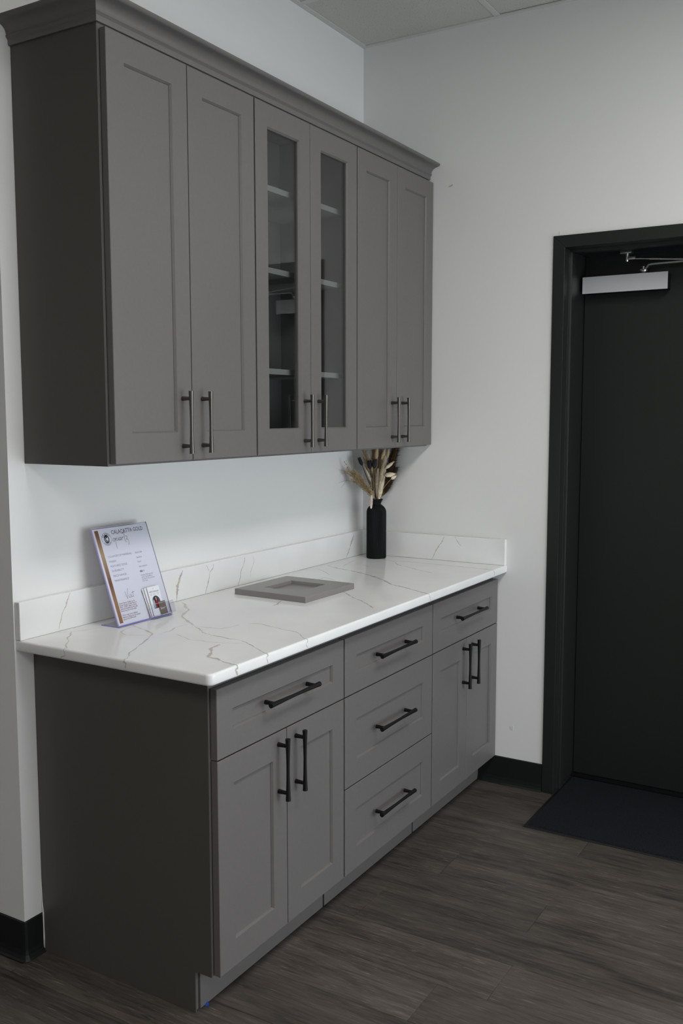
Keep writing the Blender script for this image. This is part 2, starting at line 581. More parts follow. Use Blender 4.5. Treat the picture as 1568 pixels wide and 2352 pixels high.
m = M['diffuser'] = mat('lit_prismatic_diffuser', (0.8, 0.8, 0.8), 0.5)
bsdf(m).inputs['Emission Color'].default_value = (1.0, 0.982, 0.958, 1)
bsdf(m).inputs['Emission Strength'].default_value = TROFF_L
for k, (f0, f1, g0, g1) in enumerate(TROFF):
    cl_ = empty('ceiling_light', ((f0 + f1) / 2, (g0 + g1) / 2, H))
    tag(cl_, ['lit rectangular ceiling light panel nearest the door', 'lit rectangular ceiling light panel furthest from the door'][k], 'ceiling light', 'ceiling light panels')
    hx, hy = (f1 - f0) / 2 - 0.004, (g1 - g0) / 2 - 0.004
    boxes('frame', [(-hx, hx, -hy, -hy + 0.035, 0.004, 0.02), (-hx, hx, hy - 0.035, hy, 0.004, 0.02), (-hx, -hx + 0.035, -hy + 0.035, hy - 0.035, 0.004, 0.02), (hx - 0.035, hx, -hy + 0.035, hy - 0.035, 0.004, 0.02)], M['tee'], cl_)
    box('diffuser', -hx + 0.036, hx - 0.036, -hy + 0.036, hy - 0.036, 0.008, 0.016, M['diffuser'], cl_)

# baseboards (black vinyl cove base)
TB = 0.115
def cove(sign=1):
    return [(0, 0.001), (0.013, 0.001), (0.009, 0.006), (0.006, 0.016), (0.004, 0.03), (0.004, TB - 0.003), (0.002, TB), (0, TB)]
bm = bmesh.new()
prism(bm, [(-d, z) for d, z in cove()], 'y', -0.560, DF0 + 0.001)
o = tag(link('baseboard_right', mesh_of(bm, 'baseboard_right'), M['base']), kind='structure')
# left: wraps the free end of the wall
path = [(-1.8348, 0.0), (WX + 0.006, 0.0), (WX + 0.0015, 0.0015), (WX, 0.006), (WX, YBK)]
nrm = [Vector((0, -1)), Vector((0, -1)), Vector((-0.7, -0.7)), Vector((-1, 0)), Vector((-1, 0))]
bm = bmesh.new()
rings = []
for (px_, py_), n_ in zip(path, nrm):
    rings.append([bm.verts.new((px_ + n_.x * d, py_ + n_.y * d, z)) for d, z in cove()])
for a, c in zip(rings, rings[1:]):
    for k in range(len(a)):
        bm.faces.new((a[k], a[(k + 1) % len(a)], c[(k + 1) % len(a)], c[k]))
bm.faces.new(rings[0])
bm.faces.new(rings[-1][::-1])
o = tag(link('baseboard_left', mesh_of(bm, 'baseboard_left'), M['base']), kind='structure')
# marks on the right-hand wall
def disc(name, y, z, ry, rz, rot, material, t=0.0006, hollow=False):
    bm = bmesh.new()
    n = 20
    pts = []
    for k in range(n):
        a = 2 * math.pi * k / n
        rr = 1 + 0.15 * math.sin(3 * a + 1)
        yy, zz = ry * rr * math.cos(a), rz * rr * math.sin(a)
        pts.append((y + yy * math.cos(rot) - zz * math.sin(rot), z + yy * math.sin(rot) + zz * math.cos(rot)))
    prism(bm, pts, 'x', -t, 0.0)
    return link(name, mesh_of(bm, name), material, wr)
disc('wall_scuff', -0.404, 2.434, 0.011, 0.0035, -0.35, M['smudge'])
disc('filler_spot', -0.703, 0.243, 0.008, 0.010, 0.0, M['wallpatch'], 0.0015)
disc('filler_spot', -0.858, 2.206, 0.004, 0.006, 0.0, M['wallpatch'], 0.001)

# ------------------------------------------------------------------ door with hollow-metal frame
XD = 0.25
dr = empty('door_1', (XD, (DF0 + DF1) / 2, 0))
tag(dr, kind='structure')
def dchild(o, parent=dr):
    o.parent = parent
    o.location = o.location - parent.matrix_world.translation if False else o.location
    return o
bpy.context.view_layer.update()
DL = Vector(dr.location)
def to_local(o, base):
    o.data.transform(Matrix.Translation(-Vector(base)))
    return o
JI = 0.046                                   # face width
# profile (x depth, inset from outer edge): proud face, return, stop, deep jamb
prof = [(-0.006, 0.0), (-0.006, JI), (0.050, JI), (0.050, JI + 0.004), (0.052, JI + 0.012), (0.092, JI + 0.012), (0.094, JI + 0.008), (0.094, JI), (XD + 0.055, JI), (XD + 0.055, 0.022), (0.002, 0.022), (0.002, 0.0)]
def jamb(name, kind):
    bm = bmesh.new()
    A, B = [], []
    for d, i in prof:
        if kind == 'L':
            A.append(bm.verts.new((d, DF0 - i, 0.0)))
            B.append(bm.verts.new((d, DF0 - i, DFZ - i)))
        elif kind == 'R':
            A.append(bm.verts.new((d, DF1 + i, 0.0)))
            B.append(bm.verts.new((d, DF1 + i, DFZ - i)))
        else:
            A.append(bm.verts.new((d, DF0 - i, DFZ - i)))
            B.append(bm.verts.new((d, DF1 + i, DFZ - i)))
    n = len(prof)
    for k in range(n):
        bm.faces.new((A[k], A[(k + 1) % n], B[(k + 1) % n], B[k]))
    bm.faces.new(A[::-1])
    bm.faces.new(B)
    o = link(name, mesh_of(bm, name), M['dark'], dr)
    to_local(o, DL)
    bv = o.modifiers.new('bevel', 'BEVEL')
    bv.width = 0.0015
    bv.segments = 2
    bv.limit_method = 'ANGLE'
    return o
jamb('door_jamb', 'L')
jamb('door_jamb', 'R')
jamb('door_head', 'T')
leaf = to_local(box('door_leaf', XD, XD + 0.045, DF0 - JI - 0.003, DF1 + JI + 0.003, 0.012, DFZ - JI - 0.003, M['dark'], dr, 0.0015), DL)
to_local(box('threshold', XD - 0.03, XD + 0.055, DF0 - JI - 0.001, DF1 + JI + 0.001, 0.0005, 0.008, M['black'], dr), DL)
# closer
cl = to_local(box('door_closer', XD - 0.060, XD - 0.001, -1.219, -0.895, 1.997, 2.058, M['black'], dr, 0.002), DL)

def cpart(name, bm, material, smooth=True):
    o = link(name, mesh_of(bm, name, False), material, cl)
    if smooth:
        smooth_by_angle(o, 40)
    return to_local(o, DL)
bm = bmesh.new()
add_box(bm, XD - 0.0625, XD - 0.0602, -1.221, -0.893, 1.995, 2.060, 0.0008, 1)
cpart('silver_cover', bm, M['alu'], False)
bm = bmesh.new()
sx = XD - 0.035
prof_s = [(0.016, 2.0601), (0.017, 2.064), (0.012, 2.067), (0.016, 2.069), (0.017, 2.074), (0.008, 2.078), (0.0055, 2.079), (0.0055, 2.088)]
lathe(bm, [(r, z) for r, z in prof_s], (sx, -1.123, 0), 16)
cpart('spindle', bm, M['steel'])
def bar(bm, pts, w, t):
    pts = [Vector(p) for p in pts]
    prev = None
    for i, p in enumerate(pts):
        tdir = (pts[min(i + 1, len(pts) - 1)] - pts[max(i - 1, 0)]).normalized()
        side = tdir.cross(Vector((0, 0, 1))).normalized()
        nn = side.cross(tdir)
        ring = [bm.verts.new(p + side * a * w + nn * b_ * t) for a, b_ in ((-.5, -.5), (.5, -.5), (.5, .5), (-.5, .5))]
        if prev:
            for k in range(4):
                bm.faces.new((prev[k], prev[(k + 1) % 4], ring[(k + 1) % 4], ring[k]))
        else:
            bm.faces.new(ring[::-1])
        prev = ring
    bm.faces.new(prev)
bm = bmesh.new()
bar(bm, [(sx, -1.113, 2.074), (sx, -1.133, 2.075), (sx - 0.003, -1.146, 2.091), (sx - 0.004, -1.155, 2.093), (sx - 0.02, -1.47, 2.094)], 0.020, 0.006)
cpart('main_arm', bm, M['steel'], False)
bm = bmesh.new()
tube(bm, [(0.197, -1.086, 2.119), (0.193, -1.150, 2.113)], 0.0035, 10)
tube(bm, [(0.193, -1.150, 2.113), (sx - 0.02, -1.47, 2.084)], 0.0048, 10)
cpart('forearm_rod', bm, M['steel'])
bm = bmesh.new()
add_box(bm, 0.182, 0.222, -1.082, -1.040, 2.138, 2.1485, 0.001)
lathe(bm, [(0.0055, 2.109), (0.0065, 2.112), (0.0065, 2.138)], (0.202, -1.062, 0), 14)
add_box(bm, 0.193, 0.205, -1.095, -1.066, 2.115, 2.128, 0.0015)
cpart('arm_shoe', bm, M['steel'])
bm = bmesh.new()
lathe(bm, [(0.006, 2.074), (0.011, 2.078), (0.011, 2.100), (0.006, 2.104)], (sx - 0.02, -1.475, 0), 14)
cpart('elbow', bm, M['steel'])

# ------------------------------------------------------------------ shaker fronts and handles
def ring_frame(w_, h_, t_, sl, sr, rb, rtp, slope=0.0045, depth=0.0062):
    """frame of a shaker front: origin bottom-left-back, front towards -y"""
    bm = bmesh.new()
    e_ = 0.0013
    def loop(x0_, x1_, z0_, z1_, y_):
        return [bm.verts.new(p) for p in ((x0_, y_, z0_), (x1_, y_, z0_), (x1_, y_, z1_), (x0_, y_, z1_))]
    ob = loop(0, w_, 0, h_, 0)
    of1 = loop(0, w_, 0, h_, -t_ + e_)
    of2 = loop(e_, w_ - e_, e_, h_ - e_, -t_)
    i0 = loop(sl, w_ - sr, rb, h_ - rtp, -t_)
    i1 = loop(sl + slope, w_ - sr - slope, rb + slope, h_ - rtp - slope, -t_ + depth)
    i2 = loop(sl + slope, w_ - sr - slope, rb + slope, h_ - rtp - slope, 0)
    for a, c in ((ob, of1), (of1, of2), (of2, i0), (i0, i1), (i1, i2), (i2, ob)):
        for k in range(4):
            bm.faces.new((a[k], a[(k + 1) % 4], c[(k + 1) % 4], c[k]))
    return bm

def handle_mesh(length, spacing, vertical):
    """bow-tie bar on two posts; origin at its middle on the door face, reaching -y"""
    bm = bmesh.new()
    st = 0.031
    n = 13
    pts, rr = [], []
    for k in range(n):
        t = k / (n - 1)
        s = (t - 0.5) * length
        pts.append((0, -st, s) if vertical else (s, -st, 0))
        rr.append(0.0045 + 0.0025 * abs(2 * t - 1) ** 1.6)
    e_ = 0.0006
    tube(bm, pts, rr, 14)
    for sg in (-1, 1):
        s = sg * spacing / 2
        P = lambda y: (0, y, s) if vertical else (s, y, 0)
        tube(bm, [P(0), P(-0.004), P(-st * 0.55), P(-st)], [0.0064, 0.0062, 0.0053, 0.0050], 12)
    me = mesh_of(bm, 'handle')
    return me
HM = {}
for key, ln, spc, vert in (('up', 0.171, 0.130, True), ('door', 0.171, 0.130, True), ('drawer', 0.236, 0.197, False)):
    me = handle_mesh(ln, spc, vert)
    me.materials.append(M['pewter'] if key == 'up' else M['black'])
    HM[key] = me
    o_ = bpy.data.objects.new('t', me)
    smooth_by_angle(o_, 40)
    bpy.data.objects.remove(o_)

DT = 0.0195
panel_cache = {}
def front(name, parent, x0_, x1_, z0_, z1_, ybk, stile, rb, rtp, hkey, hx, hz, glass_pane=False):
    """a shaker door or drawer front; ybk = its back face (world y). parent at known location"""
    pl = Vector(parent.location)
    key = (round(x1_ - x0_, 4), round(z1_ - z0_, 4), stile, rb, rtp)
    if key not in panel_cache:
        me = mesh_of(ring_frame(x1_ - x0_, z1_ - z0_, DT, stile, stile, rb, rtp), name)
        me.materials.append(M['cab'])
        panel_cache[key] = me
    d = link(name, panel_cache[key], None, parent, Vector((x0_, ybk, z0_)) - pl)
    w_, h_ = x1_ - x0_, z1_ - z0_
    if glass_pane:
        box('glass_pane', stile - 0.002, w_ - stile + 0.002, -0.0092, -0.0062, rb - 0.002, h_ - rtp + 0.002, M['glass'], d)
    else:
        box('panel', stile - 0.003, w_ - stile + 0.003, -DT + 0.0076, -0.002, rb - 0.003, h_ - rtp + 0.003, M['cab'], d)
    link('handle', HM[hkey], None, d, (hx - x0_, -DT, hz - z0_))
    return d

# ------------------------------------------------------------------ base cabinets
BW = 0.6096
BX = [-1.8305 + BW * k for k in range(4)]
YB = -0.611
YT = -0.551
ZT, ZA, ZB2, ZD = 0.8558, 0.6752, 0.3891, 0.1155
G = 0.0018
GV = 0.0036
labels_b = ['grey base cabinet with one drawer over two doors at the open end of the run',
            'grey base cabinet with three stacked drawers in the middle of the run',
            'grey base cabinet with one drawer over two doors against the wall beside the doorway']
for i in range(3):
    a, c = BX[i], BX[i + 1]
    t = empty('base_cabinet', ((a + c) / 2, -0.3, 0))
    if i == 0:
        FIRST_BASE = t
    tag(t, labels_b[i], 'cabinet', 'row of grey base cabinets')
    bm = bmesh.new()
    e_ = 0.0006
    prism(bm, [(-0.001, 0.0005), (YT, 0.0005), (YT, 0.112), (YB, 0.112), (YB, 0.8835), (-0.001, 0.8835)], 'x', a + e_, c - e_)
    o = to_local(link('body', mesh_of(bm, 'body'), M['cab'], t), t.location)
    ga, gc = (0.016 if i == 0 else 0.0045), (0.001 if i == 2 else 0.0045)
    o = to_local(box('toe_kick', a + ga, c - gc, YT - 0.007, YT - 0.0002, 0.002, 0.1115, M['cab'], t, 0.0006, 1), t.location)
    if i == 0:
        # thin finished end panel with its proud front lip
        bm = bmesh.new()
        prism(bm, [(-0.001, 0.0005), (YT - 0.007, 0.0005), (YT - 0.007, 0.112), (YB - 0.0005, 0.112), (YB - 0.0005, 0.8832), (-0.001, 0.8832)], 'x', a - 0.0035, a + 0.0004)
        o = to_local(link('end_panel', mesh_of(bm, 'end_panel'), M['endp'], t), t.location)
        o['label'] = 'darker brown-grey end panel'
    yb_ = YB - 0.0035
    la, lc = a + (0.004 if i == 0 else GV), c - (0.003 if i == 2 else GV)
    mid = (a + c) / 2 + 0.0
    if i == 1:
        front('drawer', t, la, lc, ZA + G, ZT, yb_, 0.069, 0.062, 0.062, 'drawer', mid - 0.008, 0.7675)
        front('drawer', t, la, lc, ZB2 + G, ZA - G, yb_, 0.069, 0.075, 0.079, 'drawer', mid - 0.008, 0.533)
        front('drawer', t, la, lc, ZD, ZB2 - G, yb_, 0.069, 0.070, 0.077, 'drawer', mid - 0.008, 0.253)
    else:
        front('drawer', t, la, lc, ZA + G, ZT, yb_, 0.062, 0.063, 0.062, 'drawer', mid - 0.008 + (0.008 if i == 0 else 0.006), 0.772)
        front('door', t, la, mid - 0.0016, ZD, ZA - G, yb_, 0.064, 0.073, 0.072, 'door', mid - 0.041, 0.575)
        front('door', t, mid + 0.0016, lc, ZD, ZA - G, yb_, 0.064, 0.073, 0.072, 'door', mid + 0.042, 0.575)

# torn caulk bead between wall base and cabinet side
bm = bmesh.new()
tube(bm, [(-1.8356, -0.0055, 0.006), (-1.836, -0.0065, 0.04), (-1.8352, -0.0055, 0.075), (-1.8358, -0.006, 0.115), (-1.8352, -0.002, 0.15), (-1.835, -0.001, 0.21)],
     [0.0022, 0.0024, 0.0017, 0.0022, 0.0015, 0.0007], 8)
to_local(link('caulk_bead', mesh_of(bm, 'caulk_bead', True), M['caulk'], FIRST_BASE), FIRST_BASE.location)


# ------------------------------------------------------------------ worktop
XC, YC, ZC, TS, ZS = -1.893, -0.670, 0.914, 0.020, 1.019
ct = empty('worktop', (-0.95, -0.33, 0.884))
tag(ct, 'white quartz worktop with gold grey veins and upstands over the base cabinets', 'worktop')
RB = 0.006
def rslab():
    bm = bmesh.new()
    # plan with rounded front-left corner
    rc = 0.018
    plan = [(-0.0008, -0.0008), (XC, -0.0008)]
    for k in range(7):
        a = math.radians(180 + 90 * k / 6)
        plan.append((XC + rc + rc * math.cos(a), YC + rc + rc * math.sin(a)))
    plan.append((-0.0008, YC))
    prism(bm, plan, 'z', 0.884, ZC)
    bmesh.ops.recalc_face_normals(bm, faces=bm.faces[:])
    ed = []
    for ed_ in bm.edges:
        p, q = ed_.verts[0].co, ed_.verts[1].co
        if abs(p.z - q.z) < 1e-6:
            m_ = (p + q) / 2
            if m_.y < -0.01 and m_.x < -0.01 and (m_.x < XC + 0.02 or m_.y < YC + 0.02):
                ed.append(ed_)
    bmesh.ops.bevel(bm, geom=ed, offset=RB, segments=4, affect='EDGES', profile=0.5)
    return bm
sl = link('slab', mesh_of(rslab(), 'slab'), M['quartz'], ct)
smooth_by_angle(sl, 30)
to_local(sl, ct.location)
bs = to_local(box('backsplash', XC, -0.0008, -TS, -0.0008, ZC + 0.0003, ZS, M['quartz'], ct, 0.002), ct.location)
ss = to_local(box('side_splash', -TS, -0.0008, YC + 0.002, -TS - 0.0004, ZC + 0.0003, ZS, M['quartz'], ct, 0.002), ct.location)

VT = [
 (2.2,[(-1.742,-0.052),(-1.776,-0.084),(-1.798,-0.095),(-1.824,-0.127),(-1.864,-0.16),(-1.884,-0.183)],'L',[(-0.188,0.899),(-0.173,0.885)]),
 (1.0,[(-1.769,-0.03),(-1.74,-0.049),(-1.72,-0.068),(-1.684,-0.077),(-1.658,-0.09)],0,[]),
 (2.4,[(-1.595,-0.143),(-1.62,-0.217),(-1.644,-0.266),(-1.709,-0.302),(-1.768,-0.33),(-1.809,-0.348),(-1.833,-0.359),(-1.849,-0.371),(-1.880,-0.395)],'L',[(-0.402,0.905),(-0.4,0.893)]),
 (1.0,[(-1.609,-0.152),(-1.651,-0.164),(-1.676,-0.177),(-1.692,-0.209),(-1.679,-0.243),(-1.665,-0.265)],0,[]),
 (4.5,[(-1.258,-0.04),(-1.286,-0.081),(-1.303,-0.088),(-1.332,-0.135),(-1.389,-0.162),(-1.43,-0.188),(-1.474,-0.25),(-1.502,-0.295)],0,[]),
 (1.5,[(-1.508,-0.3),(-1.508,-0.343),(-1.499,-0.39),(-1.467,-0.401),(-1.43,-0.403)],0,[]),
 (1.3,[(-1.499,-0.274),(-1.553,-0.267),(-1.597,-0.286),(-1.62,-0.282)],0,[]),
 (2.6,[(-1.515,-0.309),(-1.533,-0.342),(-1.561,-0.377),(-1.574,-0.414),(-1.575,-0.45),(-1.583,-0.485),(-1.58,-0.502),(-1.584,-0.521)],0,[]),
 (2.0,[(-1.584,-0.521),(-1.592,-0.549),(-1.628,-0.608),(-1.661,-0.656)],'F',[(-1.667,0.907),(-1.661,0.886)]),
 (1.2,[(-1.613,-0.323),(-1.628,-0.362),(-1.644,-0.401),(-1.639,-0.438),(-1.632,-0.495),(-1.603,-0.548)],0,[]),
 (5.0,[(-1.648,-0.504),(-1.692,-0.509),(-1.726,-0.538),(-1.766,-0.561),(-1.769,-0.587),(-1.783,-0.627),(-1.789,-0.656)],'F',[(-1.796,0.903),(-1.788,0.887)]),
 (1.5,[(-1.402,-0.413),(-1.391,-0.454),(-1.409,-0.523),(-1.417,-0.56),(-1.422,-0.592),(-1.436,-0.618),(-1.462,-0.643),(-1.475,-0.66)],'F',[(-1.484,0.901),(-1.476,0.885)]),
 (1.8,[(-1.071,-0.304),(-1.129,-0.328),(-1.159,-0.33)],0,[]),
 (1.6,[(-0.835,-0.4),(-0.908,-0.481),(-0.938,-0.527),(-0.976,-0.571),(-1.022,-0.623)],0,[]),
 (3.0,[(-0.378,-0.047),(-0.413,-0.119),(-0.438,-0.195),(-0.478,-0.281),(-0.516,-0.345),(-0.568,-0.415),(-0.627,-0.476),(-0.639,-0.508),(-0.668,-0.571),(-0.697,-0.62),(-0.717,-0.66)],'F',[(-0.712,0.899),(-0.709,0.885)]),
 (1.2,[(-0.471,-0.062),(-0.521,-0.132),(-0.569,-0.182)],0,[]),
 (1.4,[(-0.68,-0.191),(-0.622,-0.191),(-0.63,-0.207),(-0.658,-0.264)],0,[]),
 (1.2,[(-0.282,-0.154),(-0.322,-0.212)],0,[]),
 (1.0,[(-0.2,-0.075),(-0.367,-0.115)],0,[]),
 (1.9,[(-0.123,-0.166),(-0.146,-0.237),(-0.117,-0.276),(-0.127,-0.346),(-0.125,-0.409),(-0.13,-0.459),(-0.129,-0.521),(-0.136,-0.597),(-0.140,-0.66)],'F',[(-0.132,0.903),(-0.133,0.887)]),
 (1.4,[(-0.168,-0.246),(-0.217,-0.29),(-0.249,-0.355),(-0.291,-0.412),(-0.308,-0.454),(-0.327,-0.494)],0,[]),
]
VS = [
 (2.0,[(-0.401,1.017),(-0.391,0.994),(-0.371,0.968),(-0.359,0.945),(-0.345,0.915)]),
 (1.6,[(-0.451,1.018),(-0.459,1.002),(-0.478,0.981)]),
]
VB = [
 (5.0,[(-1.226,1.013),(-1.242,0.988),(-1.253,0.962),(-1.26,0.915)]),
 (2.4,[(-1.066,1.012),(-1.073,0.996),(-1.088,0.984),(-1.098,0.947),(-1.112,0.915)]),
 (1.4,[(-1.106,1.013),(-1.089,0.989)]),
 (2.4,[(-0.888,1.011),(-0.893,0.991),(-0.912,0.964),(-0.917,0.94),(-0.931,0.915)]),
 (1.0,[(-0.837,1.009),(-0.834,0.988),(-0.854,0.956),(-0.859,0.916)]),
 (4.0,[(-0.114,1.009),(-0.141,0.967),(-0.158,0.939),(-0.176,0.915)]),
 (2.0,[(-1.713,1.017),(-1.723,0.999),(-1.731,0.981),(-1.746,0.962),(-1.751,0.947),(-1.759,0.916)]),
]
rv = random.Random(3)
def resample(pts, step):
    """pts: list of (Vector pos, Vector normal)"""
    out = []
    for (p, n_), (q, m_) in zip(pts, pts[1:]):
        k = max(1, int((q - p).length / step))
        for j in range(k):
            t = j / k
            out.append((p.lerp(q, t), n_.lerp(m_, t).normalized()))
    out.append(pts[-1])
    return out
def ribbon(bm, lay, pts, wmm, bend_from=None):
    rs = resample(pts, 0.0035)
    n = len(rs)
    prev = None
    jit = 0.0
    ph = rv.uniform(0, 9)
    for i, (p, nn) in enumerate(rs):
        t = (rs[min(i + 2, n - 1)][0] - rs[max(i - 2, 0)][0])
        t = (t - nn * t.dot(nn)).normalized()
        side = nn.cross(t)
        if bend_from and not (nn.z > 0.999 or abs(nn.y) > 0.999 or abs(nn.x) > 0.999):
            ax_ = Vector((1, 0, 0)) if abs(nn.x) < 1e-4 else Vector((0, 1, 0))
            side = ax_ if (side.dot(ax_) > 0) else -ax_
        jit = jit * 0.8 + rv.uniform(-1, 1) * 0.0009
        flat = nn.z > 0.999 or abs(nn.y) > 0.999 or abs(nn.x) > 0.999
        taper = min(1.0, 0.35 + i / 10.0, 0.35 + (n - 1 - i) / 10.0) if not bend_from else min(1.0, 0.35 + i / 10.0)
        hw = wmm * 0.001 * 1.85 * taper * (0.8 + 0.45 * math.sin(i * 0.31 + ph) * math.sin(i * 0.12 + 2 * ph))
        if bend_from and n - i < 16:
            hw = min(hw, 0.0062)
        c_ = p + side * (jit if flat else 0) + nn * 0.00022
        row = [(c_ - side * hw, -1.0), (c_, 0.0), (c_ + side * hw, 1.0)]
        vs = []
        for q, a in row:
            v_ = bm.verts.new(q)
            v_[lay] = a
            vs.append(v_)
        if prev:
            for k in range(2):
                bm.faces.new((prev[k], prev[k + 1], vs[k + 1], vs[k]))
        prev = vs
UZ = Vector((0, 0, 1))
def veins(name, make, parent):
    bm = bmesh.new()
    lay = bm.verts.layers.float.new('across')
    make(bm, lay)
    me = bpy.data.meshes.new(name)
    bm.normal_update()
    bm.to_mesh(me)
    bm.free()
    o = link(name, me, M['vein'], parent)
    o['kind'] = 'stuff'
    to_local(o, ct.location)
    return o
def mk_top(bm, lay):
    for w_, pts, kind, edge in VT:
        L = [(Vector((x, y, ZC)), UZ) for x, y in pts]
        if kind:
            ex = edge[0][0] if edge else 0
            tn = Vector((0, -1, 0)) if kind == 'F' else Vector((-1, 0, 0))
            lx, ly = pts[-1]
            for k in range(0, 6):
                a = math.radians(90 * k / 5)
                nn = (UZ * math.cos(a) + tn * math.sin(a)).normalized()
                if kind == 'F':
                    c0 = Vector((lx, YC + RB, ZC - RB))
                else:
                    c0 = Vector((XC + RB, ly, ZC - RB))
                L.append((c0 + nn * RB, nn))
            for a_, z_ in edge:
                z_ = min(z_, ZC - RB - 0.002)
                z_ = max(z_, 0.884 + RB)
                L.append((Vector((a_, YC, z_)) if kind == 'F' else Vector((XC, a_, z_)), tn))
        ribbon(bm, lay, L, w_, bool(kind))
veins('veining', mk_top, sl)
veins('veining', lambda bm, lay: [ribbon(bm, lay, [(Vector((-TS, y, z)), Vector((-1, 0, 0))) for y, z in p], w_) for w_, p in VS], ss)
veins('veining', lambda bm, lay: [ribbon(bm, lay, [(Vector((x, -TS, z)), Vector((0, -1, 0))) for x, z in p], w_) for w_, p in VB], bs)

# ------------------------------------------------------------------ wall cabinets
UX = [-1.8385 + BW * k for k in range(4)]
YU = -0.3063
ZU0, ZU1 = 1.3896, 2.515
ZDB, ZDT = 1.3953, 2.4542
labels_u = ['tall grey wall cabinet with two solid doors at the open end of the run',
            'tall grey wall cabinet with two glass doors showing its shelves',
            'tall grey wall cabinet with two solid doors in the room corner above the vase']
for i in range(3):
    a, c = UX[i], UX[i + 1]
    if i == 2:
        c = -0.002
    t = empty('wall_cabinet', ((a + c) / 2, -0.15, ZU0))
    tag(t, labels_u[i], 'cabinet', 'row of tall grey wall cabinets')
    e_ = 0.0006
    P_ = 0.016
    lst = [(a + e_, a + P_, YU, -0.001, ZU0, ZU1), (c - P_, c - e_, YU, -0.001, ZU0, ZU1), (a + P_, c - P_, YU + 0.0, -0.001, ZU0, ZU0 + 0.020),
           (a + P_, c - P_, YU, -0.001, ZU1 - 0.018, ZU1), (a + P_, c - P_, -0.008, -0.001, ZU0 + 0.02, ZU1 - 0.018)]
    # face frame
    lst += [(a + P_, a + 0.038, YU, YU + 0.019, ZU0 + 0.02, ZU1 - 0.018), (c - 0.038, c - P_, YU, YU + 0.019, ZU0 + 0.02, ZU1 - 0.018),
            (a + 0.038, c - 0.038, YU, YU + 0.019, ZU0 + 0.02, ZU0 + 0.04), (a + 0.038, c - 0.038, YU, YU + 0.019, 2.400, ZU1 - 0.018)]
    o = to_local(boxes('body', lst, M['cab'], t), t.location)
    if i == 0:
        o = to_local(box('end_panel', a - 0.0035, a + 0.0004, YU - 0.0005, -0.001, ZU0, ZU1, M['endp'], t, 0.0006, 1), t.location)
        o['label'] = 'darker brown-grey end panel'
    yb_ = YU - 0.0035
    la, lc = a + (0.004 if i == 0 else GV), c - (0.003 if i == 2 else GV)
    mid = (UX[i] + UX[i + 1]) / 2
    if i == 1:
        # pale lining and shelves seen through the glass
        lin = [(a + P_ + 0.0002, a + P_ + 0.003, YU + 0.02, -0.0085, ZU0 + 0.021, ZU1 - 0.019), (c - P_ - 0.003, c - P_ - 0.0002, YU + 0.02, -0.0085, ZU0 + 0.021, ZU1 - 0.019),
               (a + P_ + 0.003, c - P_ - 0.003, -0.0115, -0.0085, ZU0 + 0.021, ZU1 - 0.019)]
        to_local(boxes('lining', lin, M['inside'], t), t.location)
        for zs_ in (2.235, 1.983, 1.667):
            to_local(box('shelf', a + P_ + 0.0045, c - P_ - 0.0045, YU + 0.024, -0.013, zs_ - 0.018, zs_, M['shelf'], t, 0.0008, 1), t.location)
    gp = (i == 1)
    front('door', t, la, mid - 0.0016, ZDB, ZDT, yb_, 0.061, 0.077, 0.067, 'up', mid - 0.0415, 1.4995, gp)
    front('door', t, mid + 0.0016, lc, ZDB, ZDT, yb_, 0.061, 0.077, 0.067, 'up', mid + 0.0425, 1.4995, gp)

# crown moulding, mitred at the free corner
cr = empty('crown_moulding', (-0.92, -0.15, 2.46))
tag(cr, 'grey crown moulding running along the top of the wall cabinets', 'moulding')
cp = [(0.0005, 2.4665), (0.006, 2.4665), (0.0075, 2.470), (0.0075, 2.480), (0.0105, 2.4835), (0.0135, 2.4865), (0.0135, 2.4895), (0.0105, 2.4915),
      (0.0125, 2.4975), (0.0165, 2.504), (0.0225, 2.5095), (0.030, 2.513), (0.038, 2.5155), (0.043, 2.5165), (0.0475, 2.5185), (0.050, 2.522), (0.0495, 2.5265), (0.047, 2.528), (0.0005, 2.528)]
XU = UX[0] - 0.0035
def run(name, a_fn, b_fn):
    bm = bmesh.new()
    A = [bm.verts.new(a_fn(d, z)) for d, z in cp]
    B = [bm.verts.new(b_fn(d, z)) for d, z in cp]
    n = len(cp)
    for k in range(n):
        bm.faces.new((A[k], A[(k + 1) % n], B[(k + 1) % n], B[k]))
    bm.faces.new(A[::-1])
    bm.faces.new(B)
    o = link(name, mesh_of(bm, name), M['cab'], cr)
    smooth_by_angle(o, 32)
    return to_local(o, cr.location)
run('front_run', lambda d, z: (XU - d, YU - 0.001 - d, z), lambda d, z: (-0.002, YU - 0.001 - d, z))
run('end_return', lambda d, z: (XU - d, YU - 0.001 - d, z), lambda d, z: (XU - d, -0.001, z))

# ------------------------------------------------------------------ sample door on the worktop
sd = empty('sample_door', (-0.915, -0.255, ZC))
tag(sd, 'small square grey shaker door sample lying flat on the worktop', 'door sample')
me = mesh_of(ring_frame(0.300, 0.290, 0.020, 0.070, 0.070, 0.072, 0.072, 0.002, 0.009), 'frame')
o = link('frame', me, M['sample'], sd)
# stand-up coordinates (x,-y,z) -> lying, face up
me.transform(Matrix(((1, 0, 0, -0.15), (0, 0, 1, -0.145), (0, -1, 0, 0.0003), (0, 0, 0, 1))))
o2 = box('panel', -0.083, 0.083, -0.076, 0.076, 0.003, 0.009, M['sample'], sd)
sd.rotation_euler = (0, 0, math.radians(-1.5))

# ------------------------------------------------------------------ sign holder, sheet and cards
SW, SH = 0.227, 0.292
TILT = math.atan2(0.100, 0.277)
SX0, SY0 = -1.642, -0.134
